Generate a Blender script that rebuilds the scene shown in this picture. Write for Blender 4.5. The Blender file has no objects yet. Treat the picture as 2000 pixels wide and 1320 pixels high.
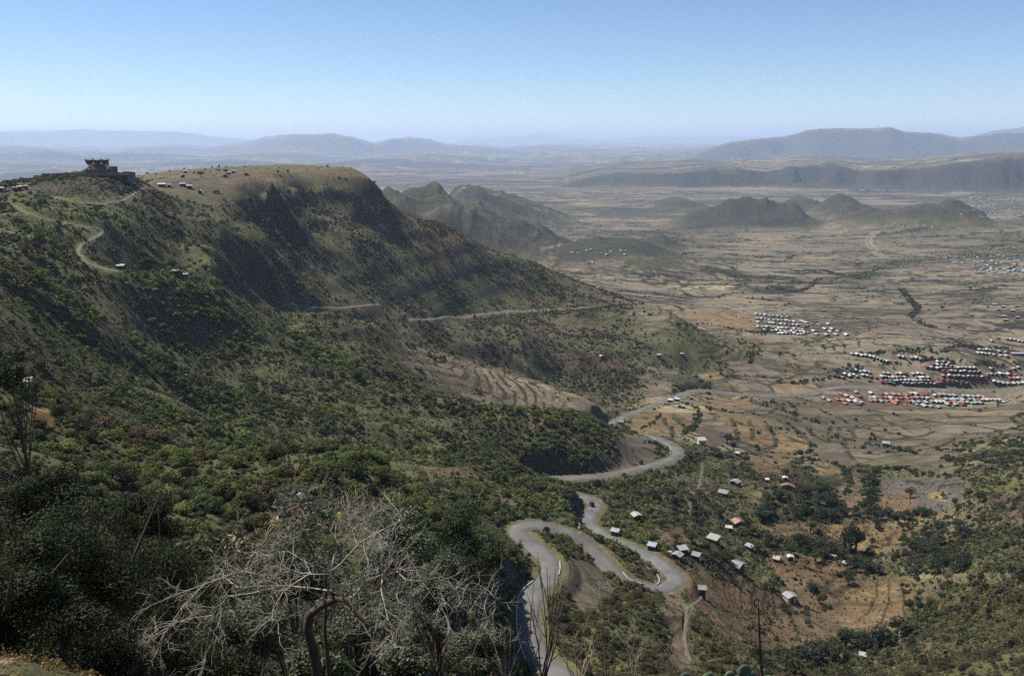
import bpy, bmesh, math, random
import numpy as np
from mathutils import Vector, Matrix
C = bpy.context
S = C.scene
R = math.radians
rng = np.random.default_rng(7)
random.seed(7)

# ------------------------------------------------------------------ camera, sky, sun, exposure
F = 1600.0                      # focal length in pixels of the 2000 px wide photograph
PITCH = R(13.77)
cam_d = bpy.data.cameras.new('camera'); cam = bpy.data.objects.new('camera', cam_d); S.collection.objects.link(cam)
cam_d.sensor_width = 36.0; cam_d.lens = 36.0 * F / 2000.0
cam_d.clip_start = 0.2; cam_d.clip_end = 300000
cam.location = (0, 0, 0); cam.rotation_euler = (math.pi/2 - PITCH, 0, 0)
S.camera = cam
SUN_EL = R(58); SUN_AZ = math.atan2(-0.92, 0.36)        # azimuth from +Y towards +X
w = bpy.data.worlds.new('World'); S.world = w; w.use_nodes = True
nt = w.node_tree; bg = nt.nodes['Background']
sky = nt.nodes.new('ShaderNodeTexSky'); sky.sky_type = 'NISHITA'; sky.sun_disc = False
sky.sun_elevation = SUN_EL; sky.sun_rotation = SUN_AZ; sky.altitude = 2500; sky.air_density = 1.0; sky.dust_density = 0.7; sky.ozone_density = 5.0
nt.links.new(sky.outputs[0], bg.inputs[0]); bg.inputs[1].default_value = 0.075
sl = bpy.data.lights.new('sun', 'SUN'); sl.energy = 5.0; sl.angle = R(0.5); sl.color = (1.0, 0.95, 0.87)
so = bpy.data.objects.new('sun', sl); S.collection.objects.link(so)
sd = Vector((math.sin(SUN_AZ)*math.cos(SUN_EL), math.cos(SUN_AZ)*math.cos(SUN_EL), math.sin(SUN_EL)))
so.rotation_euler = sd.to_track_quat('Z', 'Y').to_euler(); so.location = (0, 0, 50)
S.view_settings.view_transform = 'Standard'; S.view_settings.look = 'None'
S.view_settings.exposure = 0.80; S.view_settings.gamma = 1.0
try:
    S.cycles.use_denoising = False
    S.cycles.max_bounces = 6; S.cycles.diffuse_bounces = 2; S.cycles.glossy_bounces = 1
    S.cycles.volume_bounces = 3; S.cycles.transparent_max_bounces = 4
    S.cycles.caustics_reflective = False; S.cycles.caustics_refractive = False
except Exception:
    pass

# ------------------------------------------------------------------ pixel <-> world helpers
cp, sp_ = math.cos(PITCH), math.sin(PITCH)
def ray(px, py):
    a = (np.asarray(px, float)-1000)/F; b = (660-np.asarray(py, float))/F
    dx = a; dy = cp + b*sp_; dz = -sp_ + b*cp
    h = np.hypot(dx, dy)
    return np.arctan2(dx, dy), dz/h           # azimuth, tangent of elevation
def pix(x, y, z):
    f = y*cp - z*sp_; u = y*sp_ + z*cp
    f = np.where(f > 0.1, f, 0.1)
    return 1000 + F*x/f, 660 - F*u/f

# ------------------------------------------------------------------ noise
def _h(ix, iy, s):
    h = (ix*374761393 + iy*668265263 + s*1442695041) & 0xFFFFFFFF
    h = ((h ^ (h >> 13))*1274126177) & 0xFFFFFFFF
    return ((h ^ (h >> 16)) & 0xFFFFFF)/float(0xFFFFFF)
def vn(x, y, s=0):
    x0 = np.floor(x).astype(np.int64); y0 = np.floor(y).astype(np.int64)
    fx = x-x0; fy = y-y0
    fx = fx*fx*(3-2*fx); fy = fy*fy*(3-2*fy)
    a = _h(x0, y0, s); b = _h(x0+1, y0, s); c = _h(x0, y0+1, s); d = _h(x0+1, y0+1, s)
    return (a+(b-a)*fx)*(1-fy)+(c+(d-c)*fx)*fy
def fbm(x, y, o=4, s=0, g=0.5):
    t = 0; a = 1; n = 0
    for i in range(o):
        t = t + a*vn(x*2.03**i+17.3*i, y*2.03**i-9.1*i, s+i); n += a; a *= g
    return t/n
def ridged(x, y, o=4, s=0, g=0.5):
    t = 0; a = 1; n = 0
    for i in range(o):
        v = 1-np.abs(2*vn(x*2.05**i+5.3*i, y*2.05**i+3.1*i, s+i)-1); t = t + a*v*v; n += a; a *= g
    return t/n
def sstep(a, b, x):
    t = np.clip((x-a)/(b-a), 0, 1); return t*t*(3-2*t)
def voro(x, y, s=0):
    x0 = np.floor(x).astype(np.int64); y0 = np.floor(y).astype(np.int64)
    f1 = np.full(x.shape, 9.0); f2 = np.full(x.shape, 9.0); idv = np.zeros(x.shape)
    for i in (-1, 0, 1):
        for j in (-1, 0, 1):
            cx = x0+i; cy = y0+j
            d = np.hypot(cx+0.1+0.8*_h(cx, cy, s)-x, cy+0.1+0.8*_h(cx, cy, s+5)-y)
            n = d < f1
            f2 = np.where(n, f1, np.minimum(f2, d)); idv = np.where(n, _h(cx, cy, s+9), idv); f1 = np.where(n, d, f1)
    return f1, f2, idv

# ------------------------------------------------------------------ control data of the terrain
# road centre line: pixel and height
ROADZ = [(1105,1340,-81),(1088,1314,-84),(1053,1286,-87),(1038,1250,-89.5),(1032,1215,-91.5),(1033,1186,-93),(1043,1158,-94.5),(1066,1135,-96),(1077,1112,-97),(1069,1091,-98.3),
 (1040,1065,-99.5),(1018,1048,-100.3),(1010,1036,-101),(1027,1026,-102),(1059,1027,-103),(1091,1034,-104.3),(1123,1048,-106),(1155,1072,-108),(1177,1097,-109.3),(1202,1120,-110.3),
 (1237,1140,-111.5),(1276,1150,-112.5),(1308,1145,-113.5),(1320,1130,-114.5),(1304,1113,-115.5),(1276,1091,-117),(1237,1072,-118.5),(1199,1056,-120.5),(1167,1037,-122.3),(1149,1021,-123.3),
 (1151,1005,-124),(1163,992,-124.8),(1158,980,-125.6),(1138,971,-127)]
ROADZ2 = [(1058,934,-132.2),(1081,934,-133),(1123,933,-134),(1170,930,-135.5),(1218,922,-137.5),(1266,911,-139.5),(1304,900,-141.5),(1324,886,-144),(1310,869,-146.5),(1290,859,-148.5),(1272,854,-150)]
ROADZ3 = [(1178,835,-165.5),(1192,828,-168),(1225,812,-171),(1262,798,-174),(1300,783,-177),(1332,771,-179.5),(1350,765,-180.5),(1375,763,-181.5),(1412,767,-183),(1450,771,-184),(1500,773,-185.5),(1550,771,-187),(1600,762,-188.5),(1650,756,-190),(1725,756,-191.5),(1825,760,-192.5),(2000,765,-193.5),(2120,770,-194)]
def z2p(p):
    th, e = ray(p[0], p[1]); r = p[2]/e
    return (float(r*math.sin(th)), float(r*math.cos(th)), p[2])
HID1 = [z2p(p) for p in ((1118,966,-128),(1085,960,-129.3),(1056,949,-130.5),(1046,939,-131.4))]
road_pts = [z2p(p) for p in ROADZ] + HID1 + [z2p(p) for p in ROADZ2]
a_, b_ = z2p(ROADZ2[-1]), z2p(ROADZ3[0])
road_pts += [(a_[0]*0.86+b_[0]*0.14, a_[1]*0.75+b_[1]*0.25, -154), (a_[0]*0.45+b_[0]*0.55, a_[1]*0.4+b_[1]*0.6, -160)]
road_pts += [z2p(p) for p in ROADZ3]
def catmull(P, step):
    P = [np.array(p, float) for p in P]; P = [2*P[0]-P[1]]+P+[2*P[-1]-P[-2]]; out = []
    for i in range(1, len(P)-2):
        n = max(2, int(np.linalg.norm(P[i+1]-P[i])/step))
        for k in range(n):
            t = k/n
            out.append(0.5*((2*P[i])+(P[i+1]-P[i-1])*t+(2*P[i-1]-5*P[i]+4*P[i+1]-P[i+2])*t*t+(3*P[i]-P[i-1]-3*P[i+1]+P[i+2])*t**3))
    out.append(P[-2]); return np.array(out)
ROAD = catmull(road_pts, 1.5)

# (px, py, horizontal distance): lines of points on the ground
LINES = [
 # restaurant hill skyline and village behind left edge
 [(-200,378,540),(0,374,530),(40,367,515),(75,352,495),(100,343,485),(180,341,480),(235,342,485),(262,352,495),(285,362,510)],
 [(0,400,430),(100,385,440),(180,372,450),(240,380,455),(300,400,465)],
 [(-200,440,380),(0,430,390),(100,430,400),(200,455,390),(290,440,425),(350,440,440)],
 [(150,490,360),(235,525,340),(330,540,350),(400,500,400),(430,450,440)],
 # plateau skyline and rim
 [(285,351,650),(310,344,670),(345,332,720),(440,329,780),(560,328,800),(640,329,780),(700,333,735)],
 [(300,351,600),(340,346,640),(440,339,690),(560,335,740),(650,334,740)],
 [(290,356,560),(330,364,545),(400,372,550),(460,374,560),(500,372,570),(540,362,605),(570,351,655),(600,343,690),(650,341,695),(695,337,700)],
 [(400,358,590),(460,357,610),(520,354,640)],
 [(695,337,700),(720,350,690),(735,368,685),(750,392,685),(760,412,695)],
 # foot of the cliff below the rim
 [(340,385,520),(430,400,530),(480,418,540),(540,424,575),(600,422,645),(660,415,665),(700,420,672),(735,440,680)],
 [(360,430,475),(440,450,488),(520,470,515),(600,480,580),(700,480,620),(770,485,665)],
 # mesa ridge falling right
 [(760,412,695),(800,421,715),(850,433,735),(885,447,750),(925,470,765),(960,490,775),(1000,500,790),(1060,521,805),(1130,550,820),(1200,577,835),(1245,593,845)],
 [(350,480,430),(420,500,430),(520,530,455),(600,545,525),(700,555,565),(800,550,630),(900,560,675),(1000,570,725),(1100,580,755)],
 [(545,606,450),(640,602,500),(740,597,550),(820,622,575),(900,617,645),(1000,607,685),(1100,603,720),(1180,600,750),(1240,594,790)],
 [(-200,405,640),(0,405,640),(100,400,620),(200,400,600),(255,385,590)],
 [(768,440,745),(800,462,780),(850,482,800),(925,512,835),(1000,535,865),(1100,562,890),(1200,592,900)],
 [(1300,640,800),(1350,662,790),(1400,680,775),(1440,700,760)],
 # green hill at the valley end
 [(1150,606,715),(1200,598,730),(1250,594,740),(1290,604,738),(1340,630,725),(1400,662,700),(1440,690,680)],
 [(1100,660,640),(1180,650,660),(1250,660,650),(1320,680,640),(1400,700,650)],
 [(880,640,600),(950,660,590),(1000,680,580)],
 # gully behind the terraced spur
 [(560,622,450),(650,650,478),(760,672,505),(850,690,520),(920,712,530),(1000,740,560),(1100,768,560),(1180,786,550)],
 [(1090,710,600),(1150,700,610),(1220,740,590),(1300,700,620),(1350,740,600)],
 # crest of the terraced spur
 [(480,590,420),(560,618,435),(650,640,450),(760,655,460),(850,688,468),(900,702,474),(1000,728,480),(1100,762,472),(1170,790,465),(1200,808,470)],
 [(640,672,410),(740,700,405),(800,735,400),(880,765,408),(950,782,415),(1050,798,425),(1130,806,430),(1180,826,440)],
 # gully with dark trees
 [(400,600,400),(500,640,395),(600,690,375),(700,735,360),(780,775,350),(860,800,350),(950,808,365),(1030,806,385)],
 # nose over the road
 [(1000,812,360),(1100,806,372),(1160,818,378),(1185,835,372),(1195,850,362)],
 [(1060,895,308),(1090,893,314),(1130,885,322),(1165,880,330),(1185,868,340)],
 [(1205,905,336),(1218,885,352),(1222,860,372),(1215,842,400)],
 [(1240,880,364),(1280,880,366),(1250,850,392),(1262,842,415),(1225,832,435)],
 # near green slope
 [(150,560,330),(300,560,375),(400,570,390)],
 [(150,620,290),(300,650,325),(450,700,330),(600,745,325),(700,800,305),(850,850,300),(1000,900,295),(1060,922,300)],
 [(150,700,220),(250,760,210),(400,800,230),(600,870,225),(800,925,235),(950,935,250),(1025,928,268),(1060,938,267),(1090,946,265),(1118,954,261),(1136,966,256),(1146,975,250)],
 [(1075,985,243),(1110,985,246),(1128,978,252),(1136,985,250)],
 [(1090,1015,222),(1120,1020,228)],
 [(300,900,160),(450,950,150),(600,960,165),(750,965,180),(870,1000,178),(950,1012,193),(995,1015,203)],
 # near left
 [(-250,480,280),(-100,478,270),(0,490,262),(60,515,268),(110,560,285)],
 [(-250,640,165),(-100,620,185),(0,600,205),(80,640,210)],
 [(-250,800,100),(0,760,128),(100,800,132),(200,860,142)],
 [(-250,1000,45),(0,900,88),(100,920,96),(250,960,105)],
 [(-250,1300,8),(-30,1275,7.5),(50,1300,6.6)],
 [(0,1250,22),(200,1280,24),(400,1280,28),(600,1250,34),(720,1200,48)],
 [(-100,1100,50),(150,1060,60),(400,1060,72),(550,1080,74),(700,1090,82),(850,1100,100)],
 [(850,1200,70),(930,1130,110),(975,1120,140),(990,1080,165),(985,1180,128),(980,1260,112)],
 [(900,1345,70),(1000,1345,95)],
 # slope under the nearest road
 [(1100,1250,136),(1180,1200,152),(1280,1190,166),(1340,1180,180)],
 [(1120,1110,176),(1150,1130,176),(1200,1165,170)],
 [(1200,1300,128),(1300,1300,140),(1400,1300,152),(1500,1300,160)],
 [(1200,1090,200),(1240,1110,201),(1275,1130,200)],
 [(1080,1060,188),(1120,1080,190)],
 # village slope
 [(1370,1160,203),(1440,1210,205),(1540,1167,247),(1600,1235,225),(1750,1255,215),(1650,1300,195)],
 [(1380,1060,240),(1440,1105,262),(1500,1132,250),(1620,1090,282),(1700,1150,262),(1800,1200,240)],
 [(1250,1010,262),(1330,1020,272),(1400,1030,283),(1500,1020,305),(1650,1050,305),(1760,1040,315)],
 [(1230,960,300),(1330,960,308),(1430,950,338),(1520,940,350),(1600,950,355),(1750,950,372)],
 [(1340,900,372),(1370,868,405),(1400,900,385),(1550,880,440),(1700,850,482),(1900,830,515),(2100,820,540)],
 [(1240,835,448),(1320,830,462),(1450,820,492),(1600,800,540),(1800,800,560),(2000,800,570)],
 # right-hand slope
 [(1850,1200,232),(1900,1150,240),(1950,1100,252),(2100,1080,240)],
 [(1700,1340,172),(1850,1300,170),(2000,1280,165),(2200,1270,150)],
 [(1850,1010,322),(1900,980,330),(2000,960,325),(2150,950,310)],
 [(1900,905,395),(2000,890,390),(2150,880,370)],
 # valley floor beyond the road
 [(1300,745,620),(1400,722,655),(1600,705,710),(1900,700,735),(2200,700,740)],
 [(1450,655,790),(1600,640,850),(1900,620,920),(2200,620,930)],
 [(1300,620,900),(1400,600,985),(1600,590,1030),(2000,580,1080),(2300,580,1080)],
 [(1100,545,1100),(1300,560,1130),(1500,556,1150),(1800,520,1370),(2200,520,1380)],
 [(1000,520,1250),(1200,508,1460),(1500,500,1550),(2000,480,1750),(2300,480,1750)],
 [(900,480,1700),(1150,470,1800),(1400,468,1820),(1900,440,2220),(2300,440,2220)],
]
FARZ = [(900,-110),(1200,-185),(2400,-235),(3200,-245),(5000,-265),(9000,-290),(20000,-330),(45000,-380),(90000,-420)]
D = []
for L in LINES:
    for i, p in enumerate(L):
        th, e = ray(p[0], p[1]); D.append((float(th), math.log(p[2]), float(e)))
        if i+1 < len(L):
            q = L[i+1]; m = ((p[0]+q[0])/2, (p[1]+q[1])/2, math.sqrt(p[2]*q[2])); th, e = ray(m[0], m[1]); D.append((float(th), math.log(m[2]), float(e)))
for x, y, z in ROAD[::9]:
    r = math.hypot(x, y); D.append((math.atan2(x, y), math.log(r), z/r))
for th in np.linspace(-0.75, 0.75, 13):
    for r, z in FARZ:
        if r < 1000 and th > -0.08: continue
        if 1000 < r < 2000 and th > -0.02: continue
        D.append((th, math.log(r), z/r))
    for r, e in ((1.5, -1.25), (3, -0.95), (5, -0.9)):
        D.append((th, math.log(r), e if th > -0.47 else e*0.85))
for th, rr in ((-0.38, (10, 20)), (-0.22, (10, 20)), (-0.08, (10, 20, 40, 70)), (0.0, (10, 20, 40, 70, 95)), (0.12, (10, 20, 40, 70, 100)), (0.25, (10, 25, 50, 90)), (0.4, (10, 25, 50, 90)), (0.6, (10, 25, 50, 90))):
    for r in rr:
        e = {10: -0.98, 20: -0.95, 25: -0.95, 40: -0.9, 50: -0.9, 70: -0.82, 90: -0.83, 95: -0.8, 100: -0.78}[r]
        pass
        D.append((th, math.log(r), e))
D = np.array(D)
# thin plate spline in log-polar space (conformal, so isotropic)
def tps(d2): return 0.5*d2*np.log(d2+1e-12)
n = len(D)
A = np.zeros((n+3, n+3)); d2 = (D[:, None, 0]-D[None, :, 0])**2+(D[:, None, 1]-D[None, :, 1])**2
A[:n, :n] = tps(d2); A[np.arange(n), np.arange(n)] += 2e-4
A[:n, n] = 1; A[:n, n+1] = D[:, 0]; A[:n, n+2] = D[:, 1]; A[n, :n] = 1; A[n+1, :n] = D[:, 0]; A[n+2, :n] = D[:, 1]
W = np.linalg.solve(A, np.r_[D[:, 2], 0, 0, 0])
gT = np.linspace(-0.80, 0.80, 260); gL = np.linspace(math.log(1.2), math.log(95000), 620)
E0 = np.zeros((len(gL), len(gT)))
for i in range(0, len(gL), 20):
    LL = gL[i:i+20]; tt, ll = np.meshgrid(gT, LL)
    dd = (tt.ravel()[:, None]-D[None, :, 0])**2+(ll.ravel()[:, None]-D[None, :, 1])**2
    E0[i:i+20] = (tps(dd)@W[:n]+W[n]+W[n+1]*tt.ravel()+W[n+2]*ll.ravel()).reshape(tt.shape)
def bil(G, u, v):
    u = np.clip(u, 0, G.shape[1]-1.001); v = np.clip(v, 0, G.shape[0]-1.001)
    a = u.astype(int); b = v.astype(int); fu = u-a; fv = v-b
    fu = fu; fv = fv
    return (G[b, a]*(1-fu)+G[b, a+1]*fu)*(1-fv)+(G[b+1, a]*(1-fu)+G[b+1, a+1]*fu)*fv

# ------------------------------------------------------------------ the terrain grid (log-polar, finer where it is seen closer)
QUAL = 1.0
def rows(a, b, s): return np.arange(math.log(a), math.log(b), s/QUAL)
LR = np.concatenate([rows(1.2, 60, .016), rows(60, 1100, .0033), rows(1100, 6000, .0062), rows(6000, 90000, .009), [math.log(90000)]])
core = np.linspace(-0.66, 0.66, int(1150*QUAL)+1)
TC = np.concatenate([np.linspace(-math.pi, -0.68, 50), core, np.linspace(0.68, math.pi, 50)])
TT, LG = np.meshgrid(TC, LR); RR = np.exp(LG)
tcl = np.clip(TT, -0.72, 0.72)
E = bil(E0, (tcl-gT[0])/(gT[1]-gT[0]), (LG-gL[0])/(gL[1]-gL[0]))
XX = RR*np.sin(TT); YY = RR*np.cos(TT); ZZ = E*RR
FW = sstep(5000, 8000, RR)
ZZ = ZZ*(1-FW)+FW*(-290-40*sstep(8000, 40000, RR))

# distance to the lines that flatten or colour the ground
def line_field(P, rad):
    P = np.asarray(P); m_ = np.hypot(P[:, 0], P[:, 1]) < 420
    if len(P) > 3: P = np.concatenate([P, (P[:-1]*.75+P[1:]*.25)[m_[1:]], (P[:-1]*.5+P[1:]*.5)[m_[1:]], (P[:-1]*.25+P[1:]*.75)[m_[1:]]])
    dist = np.full(XX.shape, 1e3); zt = np.zeros(XX.shape); 
    for x, y, z in P:
        r = math.hypot(x, y); t = math.atan2(x, y); dr = rad/r
        i0, i1 = np.searchsorted(LR, [math.log(max(1.3, r-rad)), math.log(r+rad)]); j0, j1 = np.searchsorted(TC, [t-dr, t+dr])
        sl_ = (slice(i0, i1), slice(j0, j1))
        d = np.hypot(XX[sl_]-x, YY[sl_]-y); m = d < dist[sl_]
        dist[sl_] = np.where(m, d, dist[sl_]); zt[sl_] = np.where(m, z, zt[sl_])
    return dist, zt
rd_d, rd_z = line_field(ROAD, 26)

# gullies, ridges and roughness
PX, PY = pix(XX, YY, ZZ)
flat = np.clip(sstep(-0.02, 0.06, TT-0.13-0.00*LG)*sstep(370, 430, RR) + sstep(760, 950, RR), 0, 1)       # valley floor
vill = sstep(0.17, 0.24, TT)*sstep(150, 200, RR)*(1-sstep(370, 430, RR))
mesa_top = sstep(-47, -36, ZZ)*sstep(500, 530, RR)*(1-sstep(-0.16, -0.15, TT))*(1-sstep(800, 900, RR))*sstep(-0.475, -0.455, TT)
slope = (1-flat)*(1-0.85*vill)*(1-mesa_top)*sstep(25, 90, RR)
wa = fbm(XX/160, YY/160, 3, 3)*70
def gully(dx_, dy_, sd):
    U = (XX*dx_+YY*dy_)/3.4; V = (-XX*dy_+YY*dx_)+wa*0.55
    return ridged(U/55, V/(64 if sd else 52), 4, 11+sd)-0.42, ridged(U/24+9, V/21, 3, 31+sd)-0.42
ga, gb = gully(.95, -.32, 0); gc, gd = gully(.92, .38, 200); wm_ = sstep(400, 500, RR)
gul = ga*wm_+gc*(1-wm_); gul2 = gb*wm_+gd*(1-wm_)
amp = slope*np.clip(RR/420, .25, 1.1)
near_road = sstep(6, 34, rd_d)
keep = np.ones(XX.shape)
for kx, ky, kr in ((180, 342, 490), (240, 345, 490), (262, 352, 495), (285, 360, 505), (110, 345, 490), (40, 368, 510), (235, 524, 340), (752, 395, 690), (800, 421, 715), (860, 437, 740), (925, 470, 765), (1000, 500, 790), (1080, 530, 810), (1160, 562, 828), (1230, 588, 845), (700, 335, 700), (1250, 594, 740), (1200, 598, 735), (640, 602, 500), (690, 599, 525), (740, 597, 550), (780, 610, 563), (820, 622, 575), (860, 620, 610), (900, 617, 645), (950, 612, 665), (1000, 607, 685), (1050, 605, 703), (1100, 603, 720), (1150, 601, 735), (1180, 600, 750)):
    c_ = ray(kx, ky)[0]; keep *= 1-.92*np.exp(-((XX-kr*math.sin(c_))**2+(YY-kr*math.cos(c_))**2)/(2*(34.0 if kr < 490.5 else 24.0 if ky < 597 else 21.0)**2))
disp = keep*amp*((18+7*wm_)*gul+(9+3*wm_)*gul2+2.2*(ridged((XX+.3*YY)/24, YY/8, 2, 41)-.4))*near_road*(1-.6*sstep(300, 600, RR)*sstep(.0, .08, TT))*(1-.75*sstep(-.17, -.13, TT)*(1-sstep(.1, .16, TT))*sstep(378, 394, RR)*(1-sstep(480, 500, RR)))
rough = fbm(XX/11, YY/11, 4, 51)-0.5
disp += slope*rough*2.2*near_road
disp += flat*(1-sstep(3000, 5000, RR))*((fbm(XX/120, YY/90, 4, 61)-0.5)*7)*near_road + vill*(fbm(XX/40, YY/40, 4, 71)-.5)*4*near_road
disp += mesa_top*(fbm(XX/40, YY/40, 3, 72)-.5)*2.0
ZZ = ZZ + disp
# rocky benches on the steep mesa side
bench = np.clip(sstep(-0.45, -0.38, TT)*(1-sstep(-0.02, 0.1, TT))*sstep(470, 500, RR)*(1-sstep(800, 860, RR))*(1-mesa_top), 0, 1)
q = (ZZ+6*fbm(XX/90, YY/90, 3, 5))/17; qf = q-np.floor(q)
ZZ = ZZ + bench*0.12*17*(sstep(0.3, 0.72, qf)-qf)
# cultivated terraces: small steps along the contour
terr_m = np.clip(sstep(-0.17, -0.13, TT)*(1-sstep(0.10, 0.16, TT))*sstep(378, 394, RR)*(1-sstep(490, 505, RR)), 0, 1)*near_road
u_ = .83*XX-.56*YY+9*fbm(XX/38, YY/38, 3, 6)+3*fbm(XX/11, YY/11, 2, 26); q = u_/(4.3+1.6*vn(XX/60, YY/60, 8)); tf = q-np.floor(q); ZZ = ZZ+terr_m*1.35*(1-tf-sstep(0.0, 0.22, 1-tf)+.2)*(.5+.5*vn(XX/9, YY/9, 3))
st2 = 2.4; q2 = (ZZ+12*fbm(XX/95, YY/70, 3, 16))/st2; tf2 = q2-np.floor(q2)
fieldz = np.clip(flat*(1-sstep(1500, 2500, RR))+vill, 0, 1)*near_road
ZZ = ZZ+fieldz*st2*0.22*(sstep(0.7, 0.97, tf2)-tf2)

# separate hills of the valley: (px, py of top, distance, half widths across / along in m, sharpness)
HILLS = [(1640,378,2600,120,150,1.5),(1560,384,2650,110,120,1.5),(1325,385,3000,120,150,1.4),
 (1862,389,2080,80,90,1.5),(1815,397,2080,110,100,1.6),(1745,409,2100,80,90,1.5),(1168,461,1330,90,130,1.4),(1240,472,1330,90,110,1.5),(1290,456,1650,50,70,1.5),(1200,466,1345,90,100,1.5),
 (1700,404,2300,90,80,1.6),(1120,690,600,21,18,1.5),(1205,722,585,16,12,1.5),(1145,612,690,14,16,1.4),(985,648,620,16,14,1.5)]
HM = np.zeros(XX.shape)
for px, py, r, wx, wl, p in HILLS:
    th, e = ray(px, py); th = float(th); top = float(e)*r
    i0, i1 = np.searchsorted(LR, [math.log(r*0.6), math.log(r*1.5)]); j0, j1 = np.searchsorted(TC, [th-3*wx/r-.02, th+3*wx/r+.02])
    s_ = (slice(i0, i1), slice(j0, j1))
    x, y = XX[s_], YY[s_]; cx, cy = r*math.sin(th), r*math.cos(th)
    wob = 1+0.9*(fbm(x/(wx*.8), y/(wx*.8), 4, int(px))-.5)
    d = np.hypot((x-cx)/wx, (y-cy)/wl)*wob
    base = ZZ[s_]; zc = float(np.interp(math.log(r), LR, ZZ[:, np.searchsorted(TC, th)]))
    hgt = max(top-zc, 5)
    ge = np.exp(-(d**(p+.15))*1.5); cand = np.minimum(base, zc+6)*(1-ge)+zc*ge+hgt*ge*(1+0.42*(ridged(x/70, y/70, 4, 2)-.5)*(1-ge**3))
    ZZ[s_] = np.maximum(base, cand); HM[s_] = np.maximum(HM[s_], sstep(.12, .5, ge))
# far ranges: skyline profile, distance of the front edge, depth of the plateau, width of the front slope
RANGES = [
 ([(1290,432),(1350,414),(1395,400),(1425,384),(1455,378),(1490,379),(1520,389),(1550,396),(1585,410),(1610,418)], 2100, 110, 190),
 ([(700,352),(740,368),(790,360),(830,367),(855,362),(880,373),(905,394),(950,408),(1000,425),(1040,440),(1090,468),(1140,488),(1200,505)], 1330, 130, 190),
 ([(840,380),(870,370),(900,360),(935,362),(960,372),(1000,381),(1045,396),(1080,408),(1140,425)], 2250, 180, 230),
 ([(1095,366),(1110,357),(1160,345),(1200,338),(1300,336),(1380,329),(1450,327),(1500,331),(1545,322),(1620,321),(1680,329),(1750,327),(1800,325),(1850,317),(1900,313),(1950,308),(2300,306)], 4500, 2300, 260),
 ([(1350,306),(1400,290),(1430,281),(1530,270),(1560,262),(1575,255),(1600,252.5),(1740,250),(1765,258),(1830,263),(1875,273),(1920,268),(1960,263),(2300,262)], 10500, 3500, 900),
 ([(1880,275),(1930,262),(1970,254),(2000,249),(2300,242)], 17000, 5000, 2500),
 ([(-600,322),(0,321),(60,318),(150,326),(250,333),(330,345)], 9000, 2500, 900),
 ([(200,303),(250,292),(340,286),(400,290),(480,283),(520,272),(560,268),(640,266),(690,272),(730,284),(760,276),(800,273),(840,277),(870,287),(960,290),(1050,296),(1100,302)], 15000, 3500, 1300),
 ([(-600,252),(0,254),(100,253),(200,256),(300,258),(380,262),(450,272),(600,280)], 23000, 6000, 4000),
 ([(-600,290),(0,286),(120,292),(240,300),(330,305)], 13500, 2500, 1700),
 ([(900,272),(980,268),(1030,262),(1055,258),(1100,268),(1160,276),(1250,270),(1400,267),(1500,270),(1560,268),(1700,266),(2300,266)], 34000, 8000, 6000),
 ([(-600,300),(0,298),(80,293),(180,301),(260,296),(400,305),(560,297),(700,307),(850,300),(980,309),(1100,313)], 11500, 900, 700),
 ([(300,319),(450,312),(600,317),(760,310),(900,318),(1050,322),(1160,331)], 8500, 500, 450),
 ([(1100,313),(1200,304),(1300,309),(1420,302),(1500,306)], 12500, 900, 700),
 ([(-400,344),(0,340),(120,335),(260,345),(330,351)], 6500, 500, 400),
 ([(500,290),(620,284),(700,290),(860,283),(960,288),(1080,282),(1180,290)], 19000, 1500, 1200),
 ([(1000,290),(1060,284),(1110,288),(1170,294),(1230,291),(1300,296),(1350,290),(1400,296)], 17500, 3000, 1300),
 ([(-600,268),(0,268),(400,270),(640,264),(800,269),(980,266),(1600,267),(2300,266)], 55000, 15000, 8000),
]
FM = np.zeros(XX.shape); PM = np.zeros(XX.shape)
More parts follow.
